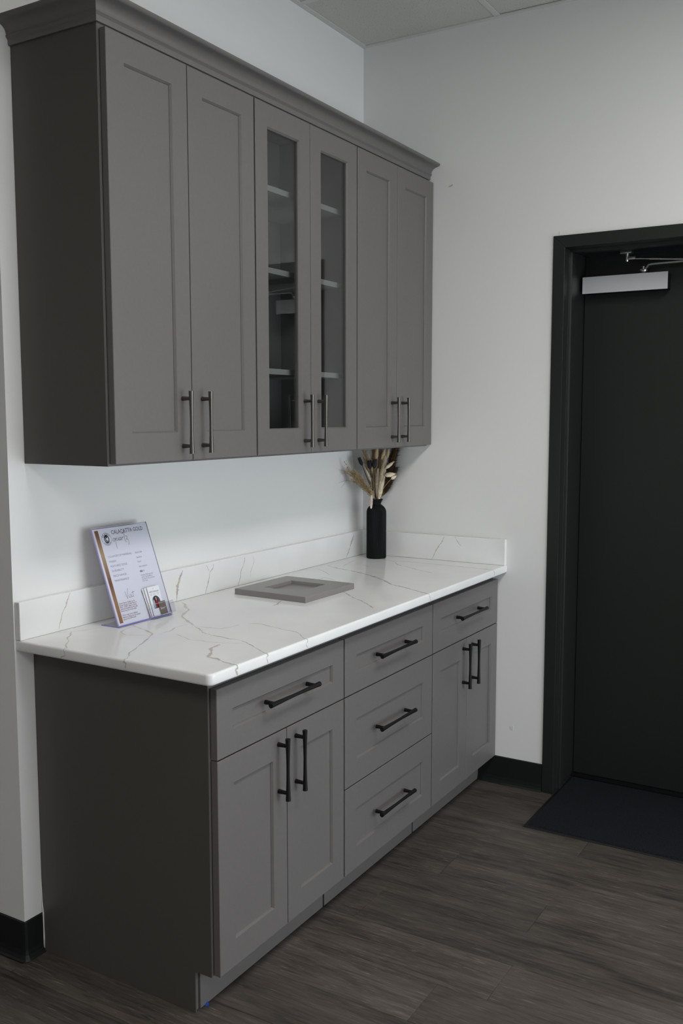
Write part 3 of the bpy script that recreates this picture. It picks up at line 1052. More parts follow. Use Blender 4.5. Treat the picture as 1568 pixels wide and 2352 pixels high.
# local frame: u right, v up the panel, n towards the viewer
FR = Matrix(((1, 0, 0, SX0), (0, math.sin(TILT), -math.cos(TILT), SY0), (0, math.cos(TILT), math.sin(TILT), ZC + 0.0036), (0, 0, 0, 1)))
def on_panel(name, material=None, parent=None, me=None):
    o = link(name, me, material, parent)
    o.matrix_world = FR
    return o
sh = empty('sign_holder')
sh.matrix_world = FR
tag(sh, 'clear slanted acrylic sign holder with violet edges on the worktop', 'sign holder')
def lbox(name, b_, material, parent, bev=0.0):
    return box(name, *b_, material, parent, bev, 1)
lbox('front_sheet', (0.0005, SW - 0.0005, 0.001, SH - 0.0005, 0.0020, 0.0035), M['acryl'], sh)
lbox('back_sheet', (0.0005, SW - 0.0005, 0.001, SH - 0.0005, -0.0022, -0.0004), M['acryl'], sh)
lbox('side_edge', (-0.0006, 0.0004, 0.0, SH, -0.0018, 0.0030), M['acryl_edge3'], sh)
lbox('side_edge', (SW - 0.0005, SW + 0.0004, 0.0, SH, -0.0018, 0.0034), M['acryl_edge2'], sh)
lbox('top_edge', (0.0, SW, SH - 0.0006, SH + 0.0003, -0.0025, 0.0037), M['acryl_edge2'], sh)
lbox('bottom_fold', (-0.0008, SW + 0.001, -0.0022, 0.0009, -0.0025, 0.0037), M['acryl_edge'], sh, 0.0008)
# foot: flat on the worktop, reaching back (world axes)
inv = FR.inverted()
bm = bmesh.new()
add_box(bm, SX0, SX0 + SW, SY0 + 0.001, -0.068, ZC + 0.0004, ZC + 0.0026)
bm.transform(inv)
link('foot', mesh_of(bm, 'foot'), M['acryl'], sh)
bm = bmesh.new()
add_box(bm, SX0 - 0.0008, SX0, SY0 - 0.002, -0.068, ZC + 0.0004, ZC + 0.0028)
bm.transform(inv)
link('foot_edge', mesh_of(bm, 'foot_edge'), M['acryl_edge'], sh)
# card pocket
PK0, PK1, PKH, PKD = 0.128, 0.222, 0.037, 0.026
pk = lbox('card_pocket', (PK0, PK1, 0.001, PKH, PKD - 0.0012, PKD), M['acryl'], sh)
lbox('pocket_side', (PK0, PK0 + 0.0012, 0.001, PKH, 0.0037, PKD - 0.0012), M['acryl'], pk)
lbox('pocket_side', (PK1 - 0.0012, PK1, 0.001, PKH, 0.0037, PKD - 0.0012), M['acryl'], pk)
lbox('pocket_floor', (PK0, PK1, 0.0, 0.0012, 0.0037, PKD), M['acryl_edge2'], pk)
lbox('pocket_rim', (PK0, PK1, PKH - 0.0006, PKH, PKD - 0.0012, PKD + 0.0001), M['acryl_edge2'], pk)

# the printed sheet
Z0 = 0.0012
sheet = box('info_sheet', 0.0015, SW - 0.0012, 0.0015, SH - 0.003, 0.0, Z0, M['paper'])
sheet.matrix_world = FR
tag(sheet, 'white printed quartz information sheet with a bronze stripe inside the sign holder', 'sheet')

def text_mesh(bm, s, x, y, size, squeeze=1.0, width=None, align='LEFT', z=0.0, fn=None, bold=0.0, spacing=1.0):
    cu = bpy.data.curves.new('txt', 'FONT')
    cu.body = s
    cu.size = 1.0
    cu.align_x = align
    cu.offset = bold
    cu.space_character = spacing
    cu.resolution_u = 2
    ob = bpy.data.objects.new('txt', cu)
    COL.objects.link(ob)
    dg = bpy.context.evaluated_depsgraph_get()
    me = bpy.data.meshes.new_from_object(ob.evaluated_get(dg))
    bpy.data.objects.remove(ob)
    bpy.data.curves.remove(cu)
    xs = [v_.co.x for v_ in me.vertices]
    if width and xs:
        squeeze = width / ((max(xs) - min(xs)) * size)
    for v_ in me.vertices:
        px_, py_ = v_.co.x * size * squeeze, v_.co.y * size
        if fn:
            q = fn(px_, py_)
            v_.co = Vector((q[0], q[1], z))
        else:
            v_.co = Vector((x + px_, y + py_, z))
    bm.from_mesh(me)
    bpy.data.meshes.remove(me)

def stroke(bm, pts, wd, z):
    """smooth pen stroke through points (Catmull-Rom), as a flat ribbon"""
    P_ = [Vector((a, c, 0)) for a, c in pts]
    out = []
    for i in range(len(P_) - 1):
        p0, p1, p2, p3 = P_[max(i - 1, 0)], P_[i], P_[i + 1], P_[min(i + 2, len(P_) - 1)]
        for k in range(6):
            t = k / 6
            out.append(0.5 * ((2 * p1) + (p2 - p0) * t + (2 * p0 - 5 * p1 + 4 * p2 - p3) * t * t + (3 * p1 - p0 - 3 * p2 + p3) * t ** 3))
    out.append(P_[-1])
    prev = None
    for i, p in enumerate(out):
        t = out[min(i + 1, len(out) - 1)] - out[max(i - 1, 0)]
        s = Vector((-t.y, t.x, 0)).normalized() if t.length > 0 else Vector((1, 0, 0))
        a = bm.verts.new((p.x + s.x * wd / 2, p.y + s.y * wd / 2, z))
        c = bm.verts.new((p.x - s.x * wd / 2, p.y - s.y * wd / 2, z))
        if prev:
            bm.faces.new((prev[0], prev[1], c, a))
        prev = (a, c)
ZP = Z0 + 0.00015
mm = 0.001
bm = bmesh.new()
text_mesh(bm, 'CALACATTA GOLD', 73 * mm, 268 * mm, 0.0175, width=132 * mm, z=ZP)
link('title_lettering', mesh_of(bm, 'title_lettering'), M['ink'], sheet)
# handwritten "quartz"
def pen(bm, lst, ox, oy, sx_, sy_, wd):
    for st in lst:
        stroke(bm, [(ox + a * sx_, oy + c * sy_) for a, c in st], wd, ZP + 0.0001)
quartz = [
 [(1.6, 5.2), (0.8, 6.0), (-0.2, 5.0), (-0.5, 3.2), (0.2, 2.6), (1.2, 4.0), (1.7, 5.6), (1.5, 2.0), (1.2, -2.5), (1.4, -5.0)],
 [(1.7, 4.0), (3.0, 6.0), (2.8, 3.4), (3.3, 2.8), (4.4, 4.4), (4.8, 6.0), (4.6, 3.6), (5.0, 2.8), (5.8, 3.8)],
 [(7.2, 5.6), (6.4, 5.8), (5.7, 4.2), (6.0, 2.8), (7.0, 4.0), (7.4, 5.7), (7.2, 3.4), (7.6, 2.8), (8.3, 4.2), (8.6, 6.0), (8.7, 5.2), (9.4, 5.8), (9.9, 5.2)],
 [(11.2, 12.5), (11.0, 8.0), (10.5, 3.2), (10.9, 1.0), (11.4, 0.2)],
 [(8.6, 9.2), (10.6, 9.6), (12.8, 9.9)],
 [(11.7, 5.6), (12.6, 6.2), (13.2, 5.4), (12.4, 3.4), (12.0, 2.6), (13.2, 2.8), (13.8, 1.0), (13.3, -2.2), (12.6, -2.9)],
]
visit = [
 [(0.0, 8.6), (0.7, 4.0), (1.2, 0.2), (2.2, 5.0), (4.0, 11.5)],
 [(3.4, 3.8), (3.3, 1.6), (3.8, 0.9), (4.6, 2.2)], [(3.6, 5.3), (3.75, 5.6)],
 [(5.6, 4.4), (4.9, 4.0), (5.4, 2.8), (5.9, 1.7), (5.2, 1.0), (4.7, 1.3)],
 [(6.6, 4.0), (6.5, 1.8), (7.0, 1.0), (7.8, 2.2)], [(6.9, 5.4), (7.05, 5.7)],
 [(8.6, 7.6), (8.3, 4.0), (8.2, 1.6), (8.8, 0.6)], [(6.8, 5.6), (8.6, 6.0), (10.4, 6.4)],
]
call = [[(1.6, 4.2), (0.8, 4.6), (0.0, 3.0), (0.1, 1.0), (1.2, 0.6), (2.0, 1.6)], [(3.8, 3.6), (3.0, 3.8), (2.4, 2.2), (2.8, 0.9), (3.6, 2.0), (3.9, 3.6), (3.8, 1.4), (4.4, 0.8)]]
for nm, st_, ox_, oy_, sx_, sy_, wd_ in (('quartz_script', quartz, 75, 238.5, 4.3, 3.0, 0.0011), ('visit_script', visit, 60, 72, 3.7, 2.7, 0.0009), ('call_script', call, 128, 74, 3.7, 3.2, 0.0013)):
    bm = bmesh.new()
    pen(bm, st_, ox_ * mm, oy_ * mm, sx_ * mm, sy_ * mm, wd_)
    link(nm, mesh_of(bm, nm), M['ink'], sheet)
bm = bmesh.new()
for s, x, y, wd in (('COUNTERTOP MATERIAL:', 34, 200, 98), ('FINISH:', 34, 185.5, 28), ('FEATURED EDGE:', 34, 171.5, 68), ('DURABILITY', 34, 157.5, 49), ('PRICE RANGE:', 34, 142.5, 54), ('MAINTENANCE', 34, 128, 58)):
    text_mesh(bm, s, x * mm, y * mm, 0.0088, width=wd * mm, z=ZP, bold=-0.004)
for s, x, y, sz in (('Quartz Slab', 145, 200.5, .0072), ('Standard', 146, 185.3, .0072), ('Eased', 146, 172, .0072), ('Stain resistant', 145, 157, .0072)):
    text_mesh(bm, s, x * mm, y * mm, sz, 0.88, z=ZP)
text_mesh(bm, '$$', 158 * mm, 142.3 * mm, 0.0066, 0.8, z=ZP)
for k, s in enumerate(('Minimal. Mild soap and', 'water. Susceptible to', 'burning if not protected', 'from heat.')):
    text_mesh(bm, s, 144 * mm, (130 - 6 * k) * mm, 0.0062, 0.9, z=ZP)
link('grey_lettering', mesh_of(bm, 'grey_lettering'), M['inkg'], sheet)
bm = bmesh.new()
for k, s in enumerate(('Classic Stone Gallery is on', 'Route 50 just 2 miles East of', 'NOC. 2,000+ slabs in stock', 'sold and installed by the sqft.', 'Never buy the whole slab.')):
    text_mesh(bm, s, 24.5 * mm, (61.5 - 5.7 * k) * mm, 0.0064, 0.95, z=ZP, bold=0.006)
for k, s in enumerate(('Call or text your cabinet', 'layout to Rose for an instant', 'quote 513-394-3164')):
    text_mesh(bm, s, 25.5 * mm, (26.3 - 6.0 * k) * mm, 0.0066, 0.95, z=ZP, bold=0.006)
link('maroon_lettering', mesh_of(bm, 'maroon_lettering'), M['inkr'], sheet)
bm = bmesh.new()
text_mesh(bm, '$$$', 144 * mm, 142 * mm, 0.0075, 0.95, z=ZP, bold=0.02)
link('price_mark', mesh_of(bm, 'price_mark'), M['inkb'], sheet)
# emblem: ring, arched words, oval with a profile curl
bm = bmesh.new()
ec = (49 * mm, 256 * mm)
def arc_fn(R0, mid_deg, sgn):
    def fn(px_, py_):
        a = math.radians(mid_deg) - sgn * px_ / R0
        r = R0 + sgn * py_
        return (ec[0] + r * math.cos(a), ec[1] + r * math.sin(a))
    return fn
text_mesh(bm, 'CLASSIC', 0, 0, 0.0068, 1.0, align='CENTER', z=ZP, fn=arc_fn(0.0128, 90, 1), bold=0.02, spacing=1.15)
text_mesh(bm, 'STONE GALLERY', 0, 0, 0.0048, 0.9, align='CENTER', z=ZP, fn=arc_fn(0.0172, 270, -1), bold=0.02)
link('emblem_lettering', mesh_of(bm, 'emblem_lettering'), M['inkb'], sheet)
def ell(bm, rx, ry, inner, z, cx=0, cy=0, n=36, a0=0, a1=360):
    prev = None
    for k in range(n + 1):
        a = math.radians(a0 + (a1 - a0) * k / n)
        o_ = bm.verts.new((ec[0] + cx + rx * math.cos(a), ec[1] + cy + ry * math.sin(a), z))
        i_ = bm.verts.new((ec[0] + cx + rx * inner * math.cos(a), ec[1] + cy + ry * inner * math.sin(a), z))
        if prev:
            bm.faces.new((prev[0], prev[1], i_, o_))
        prev = (o_, i_)
bm = bmesh.new()
ell(bm, 0.0195, 0.0195, 0.965, ZP)
link('emblem_ring', mesh_of(bm, 'emblem_ring'), M['inkb'], sheet)
bm = bmesh.new()
ell(bm, 0.0098, 0.0128, 0.70, ZP)
ell(bm, 0.0055, 0.0075, 0.55, ZP, 0.0005, -0.0005, 20, 60, 300)
ell(bm, 0.0050, 0.0040, 0.5, ZP, -0.001, 0.0055, 16, 0, 200)
link('emblem', mesh_of(bm, 'emblem'), M['inkb'], sheet)
bm = bmesh.new()
vs = [bm.verts.new((x * mm, y * mm, ZP)) for x, y in ((8.5, 7.5), (22, 7.5), (23.5, 284.5), (9, 284.5))]
bm.faces.new(vs)
link('bronze_stripe', mesh_of(bm, 'bronze_stripe'), M['gold'], sheet)

# business cards standing in the pocket
def card(name, u0, rot, z0, label, printed):
    c_ = box(name, -0.0255, 0.0255, 0, 0.089, 0, 0.0005, M['paper'])
    mw = FR @ Matrix.Translation((u0, 0.0018, z0)) @ Matrix.Rotation(rot, 4, 'Z')
    c_.matrix_world = mw
    tag(c_, label, 'card', 'business cards in the pocket')
    return c_
def flat(bm, pts, z):
    bm.faces.new([bm.verts.new((x * mm, y * mm, z)) for x, y in pts])
zc = 0.00062
for k in range(5):
    pass
cA = card('business_card', 0.1560, math.radians(3.0), 0.0048, 'white business card with yellow print at the back of the pocket stack', 0)
cB = card('business_card', 0.1590, math.radians(1.5), 0.0085, 'plain white business card in the middle of the pocket stack', 0)
cC = card('business_card', 0.1640, math.radians(-1.0), 0.0125, 'white business card with arched portrait of a person in red', 0)
cD = box('business_card', -0.0150, 0.0150, 0, 0.040, 0, 0.0005, M['print_tan'])
cD.matrix_world = FR @ Matrix.Translation((0.1815, 0.0018, 0.0155)) @ Matrix.Rotation(0.0, 4, 'Z')
tag(cD, 'short taupe card with pale script in front of the white cards', 'card', 'business cards in the pocket')
bm = bmesh.new()
stroke(bm, [(-0.011, 0.016), (-0.008, 0.022), (-0.0085, 0.015), (-0.003, 0.020), (-0.002, 0.016), (0.002, 0.020), (0.004, 0.016), (0.007, 0.020), (0.011, 0.021)], 0.0009, zc)
link('script_line', mesh_of(bm, 'script_line'), M['paper'], cD)
for c_ in (cA, cB):
    bm = bmesh.new()
    flat(bm, [(-25.4, 0.2), (-24.7, 0.2), (-24.7, 88.8), (-25.4, 88.8)], zc)
    link('pink_edge', mesh_of(bm, 'pink_edge'), M['print_pink'], c_)
bm = bmesh.new()
for k in range(7):
    flat(bm, [(-23.6 + (k % 3) * 1.3, 22 + k * 3.2), (-22.6 + (k % 3) * 1.3, 22 + k * 3.2), (-22.6 + (k % 3) * 1.3, 25.5 + k * 3.2), (-23.6 + (k % 3) * 1.3, 25.5 + k * 3.2)], zc)
link('yellow_print', mesh_of(bm, 'yellow_print'), M['print_yellow'], cB)
bm = bmesh.new()
text_mesh(bm, 'CLASSIC STONE GALLERY', -0.0205, 0.0715, 0.0058, width=0.041, z=zc, bold=0.02)
for r_ in range(2):
    for s, x in (('quartz', -0.0185), ('granite', -0.005), ('marble', 0.009)):
        text_mesh(bm, s, x, 0.0665 - r_ * 0.0038, 0.0034, 0.9, z=zc)
text_mesh(bm, 'est. 2001' if False else 'VISIT', -0.004, 0.0815, 0.0030, 1.0, z=zc)
link('card_lettering', mesh_of(bm, 'card_lettering'), M['inkg'], cC)
bm = bmesh.new()
arch = [(-16, 22)] + [(-16 + 16 * (1 - math.cos(math.pi * k / 16)), 44 + 16 * math.sin(math.pi * k / 16)) for k in range(17)] + [(16, 22)]
flat(bm, arch, zc)
link('arched_picture', mesh_of(bm, 'arched_picture'), M['print_slate'], cC)
bm = bmesh.new()
flat(bm, [(-15.5, 24), (-8, 24), (-7, 46), (-12, 50), (-15.5, 44)], zc + 0.0001)
link('picture_window', mesh_of(bm, 'picture_window'), M['print_pale'], cC)
bm = bmesh.new()
flat(bm, [(-5, 24), (7, 24), (8, 34), (10, 41), (5, 46), (-2, 46), (-6, 40), (-4, 33)], zc + 0.0002)
link('picture_red_dress', mesh_of(bm, 'picture_red_dress'), M['print_red'], cC)
bm = bmesh.new()
flat(bm, [(-8, 36), (-3, 44), (-3.5, 50), (-3, 57), (0, 58.5), (3, 57), (4, 50), (5, 40), (7, 38), (5, 56), (1, 60), (-4, 59), (-7, 52)], zc + 0.0003)
link('picture_hair', mesh_of(bm, 'picture_hair'), M['inkb'], cC)
bm = bmesh.new()
flat(bm, [(-2.6, 50), (-1.5, 46.5), (0.5, 45.5), (2.2, 47), (2.8, 51), (2.4, 55), (0, 57), (-2.2, 55)], zc + 0.0004)
link('picture_face', mesh_of(bm, 'picture_face'), M['print_skin'], cC)

# ------------------------------------------------------------------ vase
VX, VY = -0.092, -0.118
bm = bmesh.new()
vp = [(0.036, 0.0), (0.0412, 0.001), (0.0418, 0.004), (0.0418, 0.10), (0.0418, 0.192), (0.0412, 0.200), (0.0385, 0.209), (0.033, 0.217), (0.026, 0.2235), (0.0195, 0.228), (0.0185, 0.230),
      (0.0205, 0.236), (0.0245, 0.244), (0.0278, 0.2505), (0.0262, 0.2505), (0.0225, 0.243), (0.0165, 0.231), (0.0165, 0.2), (0.0165, 0.05)]
fl_ = {round(z, 4): 0.035 for r, z in vp[2:8]}
lathe(bm, vp, (0, 0, 0), 216, fl_, 54)
vase = link('vase', mesh_of(bm, 'vase'), M['vase'], None, (VX, VY, ZC + 0.0004))
smooth_by_angle(vase, 50)
tag(vase, 'matt black ribbed bottle vase with flared lip in the worktop corner', 'vase')

# ------------------------------------------------------------------ dried stems
VB_ = Vector((VX, VY, ZC))
RIM = ZC + 0.2505
rh = Vector((0.515, -0.857, 0)).normalized()
fh = Vector((0.857, 0.515, 0)).normalized()
def at(dx, dz, depth=0.0):
    """dx along the bouquet's width, dz above the lip; kept clear of both walls and the cabinet"""
    p = VB_ + rh * dx + fh * depth
    if p.y > -0.026:
        d = (p.y + 0.026) / rh.y          # pull back along the wall instead
        k = (-0.026 - (VB_.y)) / 1.0
        # choose depth so that y = -0.026 while keeping dx
        depth2 = (-0.026 - VB_.y - rh.y * dx) / fh.y
        p = VB_ + rh * dx + fh * min(depth, depth2)
    if p.x > -0.026:
        depth2 = (-0.026 - VB_.x - rh.x * dx) / fh.x
        p = VB_ + rh * dx + fh * min(depth, depth2)
    p.z = min(RIM + dz, 1.386)
    return p
def curve_pts(p0, p1, bow, n=9, out=None):
    out = out or Vector((0, 0, 1))
    c_ = (p0 + p1) / 2 + out * bow
    return [p0 * (1 - t) ** 2 + c_ * 2 * t * (1 - t) + p1 * t * t for t in [k / (n - 1) for k in range(n)]]
def lip(dx, depth=0):
    return Vector((VX, VY, RIM - 0.035)) + rh * dx * 0.5 + fh * depth * 0.5
rs_ = random.Random(11)
def spindle(bm, pts, rmax, shape, seg=10, rough=0.0):
    n = len(pts)
    tube(bm, pts, [max(0.0004, rmax * shape(k / (n - 1)) * (1 + rs_.uniform(-rough, rough))) for k in range(n)], seg)
def hairs(bm, pts, rmax, shape, count, length, lean=0.62, wd=0.0007):
    n = len(pts)
    for _ in range(count):
        t = rs_.random()
        f = t * (n - 1)
        i = min(int(f), n - 2)
        p = pts[i].lerp(pts[i + 1], f - i)
        tg = (pts[i + 1] - pts[i]).normalized()
        a = tg.orthogonal().normalized()
        b_ = tg.cross(a)
        an = rs_.uniform(0, 2 * math.pi)
        o_ = a * math.cos(an) + b_ * math.sin(an)
        r = rmax * shape(t)
        base = p + o_ * r * 0.7
        L = length * rs_.uniform(0.5, 1.2)
        d1 = (o_ * (1 - lean) + tg * lean).normalized()
        midp = base + d1 * L * 0.55
        tip = midp + (o_ * 0.75 + tg * 0.55 - Vector((0, 0, 0.30))).normalized() * L * 0.45
        for q in (midp, tip):
            q.y = min(q.y, -0.004)
            q.x = min(q.x, -0.004)
            q.z = min(q.z, 1.3885)
        s = o_.cross(tg).normalized() * wd
        v1, v2, v3, v4 = bm.verts.new(base - s), bm.verts.new(base + s), bm.verts.new(midp + s * 0.8), bm.verts.new(midp - s * 0.8)
        v5 = bm.verts.new(tip)
        bm.faces.new((v1, v2, v3, v4))
        bm.faces.new((v4, v3, v5))
def stem_thing(name, label, cat, foot, group=None):
    t = empty(name, foot)
    tag(t, label, cat, group)
    return t
def part(name, bm, material, t, smooth=True):
    o = link(name, mesh_of(bm, name), material, t)
    to_local(o, t.location)
    if smooth:
        smooth_by_angle(o, 60)
    return o
egg = lambda t: math.sin(math.pi * min(1, max(0, t)) ** 0.8) ** 0.7
plum = lambda t: (math.sin(math.pi * (0.08 + 0.9 * t)) ** 0.6)
GRP = 'dried stems in the black vase'

def plume(label, dx0, dx1, h0, h1, depth0, depth1, r, material, stem_m, count, hair, bow=0.0, seg=10, core=0.6, lean=0.62, hw=0.0009):
    foot = lip(dx0 * 0.3, depth0)
    t = stem_thing('dried_plume', label, 'dried flower', foot, GRP)
    a, b_ = at(dx0, h0, depth0), at(dx1, h1, depth1)
    bm = bmesh.new()
    tube(bm, [foot, a], 0.0013, 6)
    part('stem', bm, stem_m, t)
    pts = curve_pts(a, b_, bow, 14, rh)
    bm = bmesh.new()
    spindle(bm, pts, r * core, plum, seg, 0.15)
    hairs(bm, pts, r * core, plum, count, hair, lean, hw)
    part('plume_head', bm, material, t, False)
plume('tall cream pampas plume standing upright over the vase lip', 0.010, 0.036, 0.002, 0.176, -0.012, -0.006, 0.0205, M['cream'], M['straw'], 1800, 0.018)
plume('short cream plume tucked between the tall cream plume and the black pods', 0.002, 0.006, 0.012, 0.124, -0.004, 0.0, 0.0180, M['cream'], M['straw'], 1300, 0.017)
plume('broad dark brown feathery plume on the right of the bouquet', 0.022, 0.082, 0.010, 0.214, 0.020, 0.02, 0.024, M['brown'], M['twig'], 2600, 0.040, 0.004, core=0.45, lean=0.58, hw=0.0011)
plume('lower dark brown feathery plume leaning right behind the bunny tails', 0.026, 0.078, 0.020, 0.125, 0.018, 0.02, 0.016, M['brown'], M['twig'], 1500, 0.034, 0.008, core=0.4, lean=0.55, hw=0.0010)
plume('beige plume rising behind the black pods', -0.006, -0.012, 0.03, 0.215, 0.012, 0.012, 0.017, M['beige'], M['straw'], 1200, 0.020)
plume('narrow beige plume on the left behind the single black pod', -0.012, -0.056, 0.03, 0.215, 0.008, 0.01, 0.014, M['beige'], M['straw'], 1000, 0.020)
plume('beige plume hidden high behind the tall cream plume', 0.010, 0.018, 0.08, 0.215, 0.016, 0.016, 0.014, M['beige'], M['straw'], 900, 0.018)

def bunny(label, dx0, h0, dx1, h1, depth, r, dxs=0.012, material='ivory'):
    foot = lip(dxs * 0.5, depth * 0.5)
    t = stem_thing('bunny_tail', label, 'dried flower', foot, GRP)
    a, b_ = at(dx0, h0, depth), at(dx1, h1, depth)
    st = at(dxs * 0.7, 0.004, depth * 0.5)
    bm = bmesh.new()
    tube(bm, [foot, st] + curve_pts(st, a, -0.012, 6, rh)[1:], 0.0008, 6)
    part('stem', bm, M['straw'], t)
    pts = [a.lerp(b_, k / 9) for k in range(10)]
    bm = bmesh.new()
    spindle(bm, pts, r, egg, 10, 0.08)
    hairs(bm, pts, r * 0.9, egg, 420, 0.0065, 0.72, 0.0005)
    part('seed_head', bm, M[material], t, False)
bunny('bunny tail pointing up right across the brown plume', 0.036, 0.130, 0.071, 0.158, -0.022, 0.0075, material='cream')
bunny('large bunny tail lying level over the brown plume', 0.034, 0.102, 0.078, 0.108, -0.026, 0.0105, material='cream')
bunny('small bunny tail lowest on the right of the bouquet', 0.060, 0.086, 0.082, 0.100, -0.020, 0.0075, material='cream')
bunny('bunny tail upright under the cabinet above the right black pod', -0.003, 0.166, 0.002, 0.218, -0.010, 0.0085, 0.004, 'beige')
bunny('bunny tail upright under the cabinet above the tall cream plume', 0.020, 0.164, 0.036, 0.216, -0.006, 0.0080, 0.008, 'beige')
bunny('bunny tail highest on the right under the cabinet', 0.043, 0.170, 0.052, 0.218, -0.006, 0.0065, 0.012, 'beige')

def pod(label, dx, h, dxt, ht, depth, r, nteeth=7):
    foot = lip(dx * 0.25, depth)
    t = stem_thing('black_pod', label, 'dried flower', foot, GRP)
    a, b_ = at(dx, h, depth), at(dxt, ht, depth)
    bm = bmesh.new()
    tube(bm, [foot, at(-0.001, 0.002, depth * 0.5)] + curve_pts(at(-0.001, 0.002, depth * 0.5), a, -0.004, 6, rh)[1:], 0.0012, 6)
    part('stem', bm, M['pod'], t)
    bm = bmesh.new()
    ax = (b_ - a)
    L = ax.length
    ax.normalize()
    u_ = ax.orthogonal().normalized()
    v_ = ax.cross(u_)
    seg = nteeth * 4
    rings = []
    for k, (f, rr) in enumerate(((0, 0.12), (0.10, 0.55), (0.3, 0.92), (0.55, 1.0), (0.8, 0.92), (1.0, 0.86), (0.85, 0.78), (0.5, 0.8), (0.2, 0.5))):
        ring = []
        for j in range(seg):
            an = 2 * math.pi * j / seg
            ff = f + (0.10 * (1 if (j % 4) in (0, 1) else -1) if k == 5 else 0)
            ring.append(bm.verts.new(a + ax * L * ff + (u_ * math.cos(an) + v_ * math.sin(an)) * r * rr))
        rings.append(ring)
    for p, q in zip(rings, rings[1:]):
        for j in range(seg):
            bm.faces.new((p[j], p[(j + 1) % seg], q[(j + 1) % seg], q[j]))
    bm.faces.new(rings[0][::-1])
    bm.faces.new(rings[-1])
    part('seed_pod', bm, M['pod'], t, False)
pod('left of the two black dyed pods side by side at the bouquet centre', -0.028, 0.128, -0.031, 0.162, -0.024, 0.0102)
pod('right of the two black dyed pods side by side at the bouquet centre', -0.012, 0.130, -0.008, 0.168, -0.030, 0.0102)
pod('single black dyed pod set apart on the left', -0.060, 0.142, -0.074, 0.174, -0.014, 0.0080)

# tan sprig of small seeds on the left
foot = lip(-0.008, -0.01)
t = stem_thing('seed_sprig', 'airy tan sprig of tiny round seeds leaning left', 'dried flower', foot, GRP)
bmS, bmK = bmesh.new(), bmesh.new()
st = at(-0.012, 0.004, -0.012)
for k in range(60):
    f = rs_.random()
    tip = at(-0.022 - 0.110 * f + rs_.uniform(-0.006, 0.006), 0.028 + 0.105 * f + rs_.uniform(-0.020, 0.022), -0.022 + rs_.uniform(-0.015, 0.012))
    pts = curve_pts(st, tip, 0.008, 6)
    tube(bmS, [foot] + pts if k < 6 else pts, 0.0004, 4)
    for j in range(9):
        q = tip + Vector((rs_.uniform(-1, 1), rs_.uniform(-1, 0.4), rs_.uniform(-1, 1))) * 0.009
        q.y = min(q.y, -0.006)
        tube(bmS, [pts[-2], q], 0.00025, 3, False)
        bmesh.ops.create_icosphere(bmK, subdivisions=1, radius=rs_.uniform(0.0012, 0.0023), matrix=Matrix.Translation(q))
part('fine_stems', bmS, M['straw'], t)
o = part('tiny_seeds', bmK, M['tan'], t)
o['kind'] = 'stuff'

# drooping ivory spike over the vase shoulder
foot = lip(-0.006, -0.012)
t = stem_thing('drooping_spike', 'ivory seed spike arching over and drooping beside the vase neck', 'dried flower', foot, GRP)
arc = [foot, at(-0.010, 0.010, -0.02), at(-0.012, 0.050, -0.026), at(-0.018, 0.084, -0.03), at(-0.030, 0.095, -0.032), at(-0.044, 0.080, -0.034), at(-0.036, 0.035, -0.038), at(-0.024, 0.016, -0.042)]
bm = bmesh.new()
sm = []
for i in range(len(arc) - 1):
    p0, p1, p2, p3 = arc[max(i - 1, 0)], arc[i], arc[i + 1], arc[min(i + 2, len(arc) - 1)]
    for k in range(5):
        tt = k / 5
        sm.append(0.5 * ((2 * p1) + (p2 - p0) * tt + (2 * p0 - 5 * p1 + 4 * p2 - p3) * tt * tt + (3 * p1 - p0 - 3 * p2 + p3) * tt ** 3))
sm.append(arc[-1])
tube(bm, sm[:24], 0.0009, 6)
tube(bm, [at(-0.034, 0.088, -0.033), at(-0.022, 0.070, -0.042), at(-0.024, 0.016, -0.042)], 0.0009, 6)
part('stem', bm, M['straw'], t)
bm = bmesh.new()
pa, pb = at(-0.022, 0.018, -0.043), at(-0.024, -0.034, -0.050)
for k in range(26):
    f = k / 25
    c_ = pa.lerp(pb, f)
    for j in range(6):
        a = j * math.pi / 3 + k * 0.6
        q = c_ + (rh * math.cos(a) + fh * math.sin(a)) * 0.0042 * math.sin(math.pi * (0.12 + 0.82 * f)) ** 0.5
        bmesh.ops.create_icosphere(bm, subdivisions=1, radius=0.0021, matrix=Matrix.Translation(q))
part('seed_spike', bm, M['ivory'], t)

# thin bare twigs reaching left towards the wall
for lab, ends_ in (('thin bare twig reaching furthest left beside the tan sprig', [(-0.088, 0.070), (-0.125, 0.082), (-0.160, 0.074)]),
                   ('thin bare twig with a forked tip above the tan sprig', [(-0.090, 0.110), (-0.130, 0.118), (-0.158, 0.130)])):
    foot = lip(-0.01, 0)
    t = stem_thing('bare_twig', lab, 'twig', foot, GRP)
    bm = bmesh.new()
    st = at(-0.014, 0.004, -0.006)
    pts = [foot, st] + [at(x, z, -0.03) for x, z in ends_]
    tube(bm, pts, [0.0009, 0.0008, 0.0006, 0.0005, 0.0002], 6)
    tube(bm, [pts[3], at(ends_[2][0] + 0.01, ends_[2][1] - 0.022, -0.03)], [0.0004, 0.0002], 5)
    part('branch', bm, M['twig'], t)
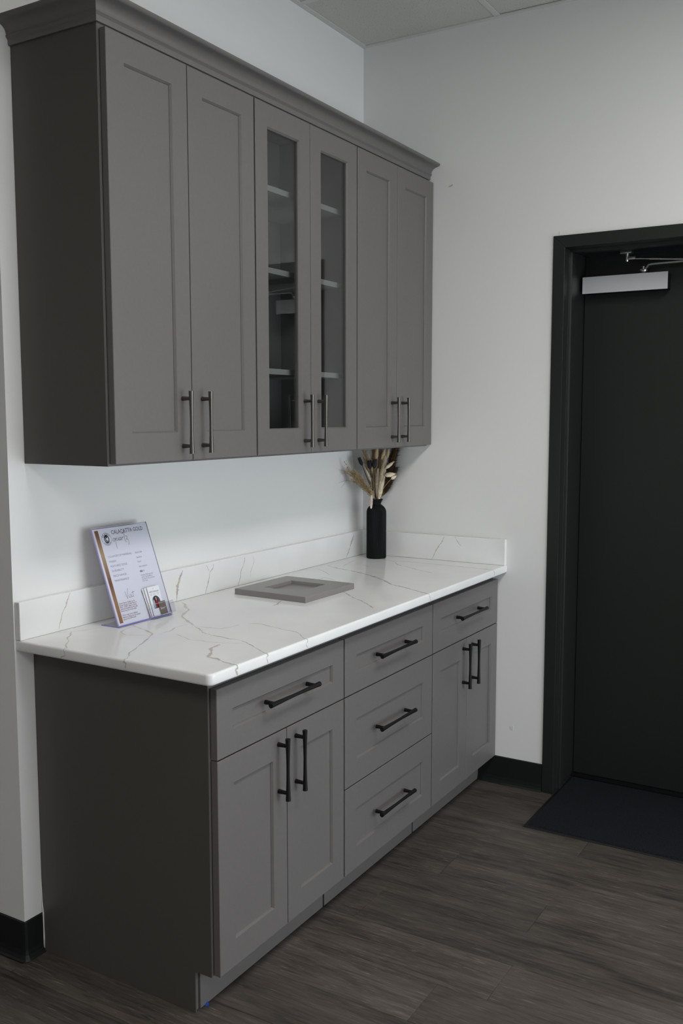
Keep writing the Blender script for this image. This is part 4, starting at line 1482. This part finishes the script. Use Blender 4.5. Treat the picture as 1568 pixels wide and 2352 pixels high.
# a few pale grass blades
for k, (lab, dx, h, d) in enumerate((('straw grass blade leaning left behind the tan sprig', -0.060, 0.20, 0.0),
                                     ('straw grass blade between the black pods and the left plume', -0.038, 0.205, -0.012),
                                     ('ivory grass ear just right of the single black pod', -0.050, 0.135, -0.018))):
    foot = lip(dx * 0.2, d)
    t = stem_thing('grass_blade', lab, 'dried flower', foot, GRP)
    st = at(dx * 0.12, 0.004, d * 0.5)
    tip = at(dx, h, d)
    pts = curve_pts(st, tip, 0.012, 9, rh)
    bm = bmesh.new()
    tube(bm, [foot] + pts, 0.0008, 6)
    part('stem', bm, M['straw'], t)
    bm = bmesh.new()
    spindle(bm, pts[4:], 0.0052 if k == 2 else 0.0042, egg, 8, 0.1)
    hairs(bm, pts[4:], 0.004, egg, 140, 0.007, 0.85, 0.0004)
    part('ear', bm, M['ivory'] if k == 2 else M['beige'], t, False)

# ------------------------------------------------------------------ floor mat
fm = empty('floor_mat', (-0.06, -1.33, 0.0))
tag(fm, 'black carpeted entrance mat lying in front of the dark door', 'mat')
MX0, MX1, MY0, MY1 = -0.353, 0.216, -1.79, -0.884
bm = bmesh.new()
def chamfer(x0_, x1_, y0_, y1_, z0_, z1_, ins):
    A = [bm.verts.new(p) for p in ((x0_, y0_, z0_), (x1_, y0_, z0_), (x1_, y1_, z0_), (x0_, y1_, z0_))]
    B = [bm.verts.new(p) for p in ((x0_ + ins, y0_ + ins, z1_), (x1_ - ins, y0_ + ins, z1_), (x1_ - ins, y1_ - ins, z1_), (x0_ + ins, y1_ - ins, z1_))]
    for k in range(4):
        bm.faces.new((A[k], A[(k + 1) % 4], B[(k + 1) % 4], B[k]))
    bm.faces.new(A[::-1])
    bm.faces.new(B)
chamfer(MX0, MX1, MY0, MY1, 0.0006, 0.005, 0.006)
to_local(link('rubber_border', mesh_of(bm, 'rubber_border'), M['rubber'], fm), fm.location)
bm = bmesh.new()
chamfer(MX0 + 0.014, MX1 - 0.014, MY0 + 0.014, MY1 - 0.014, 0.005, 0.009, 0.003)
to_local(link('carpet_pile', mesh_of(bm, 'carpet_pile'), M['mat'], fm), fm.location)

# scrap of blue tape at the toe kick
bm = bmesh.new()
vs = [(-1.801, -0.5615, 0.0008), (-1.793, -0.567, 0.0008), (-1.790, -0.564, 0.002), (-1.787, -0.5585, 0.007), (-1.793, -0.5585, 0.005), (-1.800, -0.5585, 0.002)]
V = [bm.verts.new(p) for p in vs]
W = [bm.verts.new(Vector(p) + Vector((0.0002, -0.0003, 0.0004))) for p in vs]
for a, b_, c in ((0, 1, 5), (1, 4, 5), (1, 2, 4), (2, 3, 4)):
    bm.faces.new((V[a], V[b_], V[c]))
    bm.faces.new((W[a], W[b_], W[c]))
for k in range(6):
    bm.faces.new((V[k], V[(k + 1) % 6], W[(k + 1) % 6], W[k]))
tag(link('tape_scrap', mesh_of(bm, 'tape_scrap'), M['tape']), 'crumpled scrap of blue tape on the floor at the cabinet toe kick', 'tape')
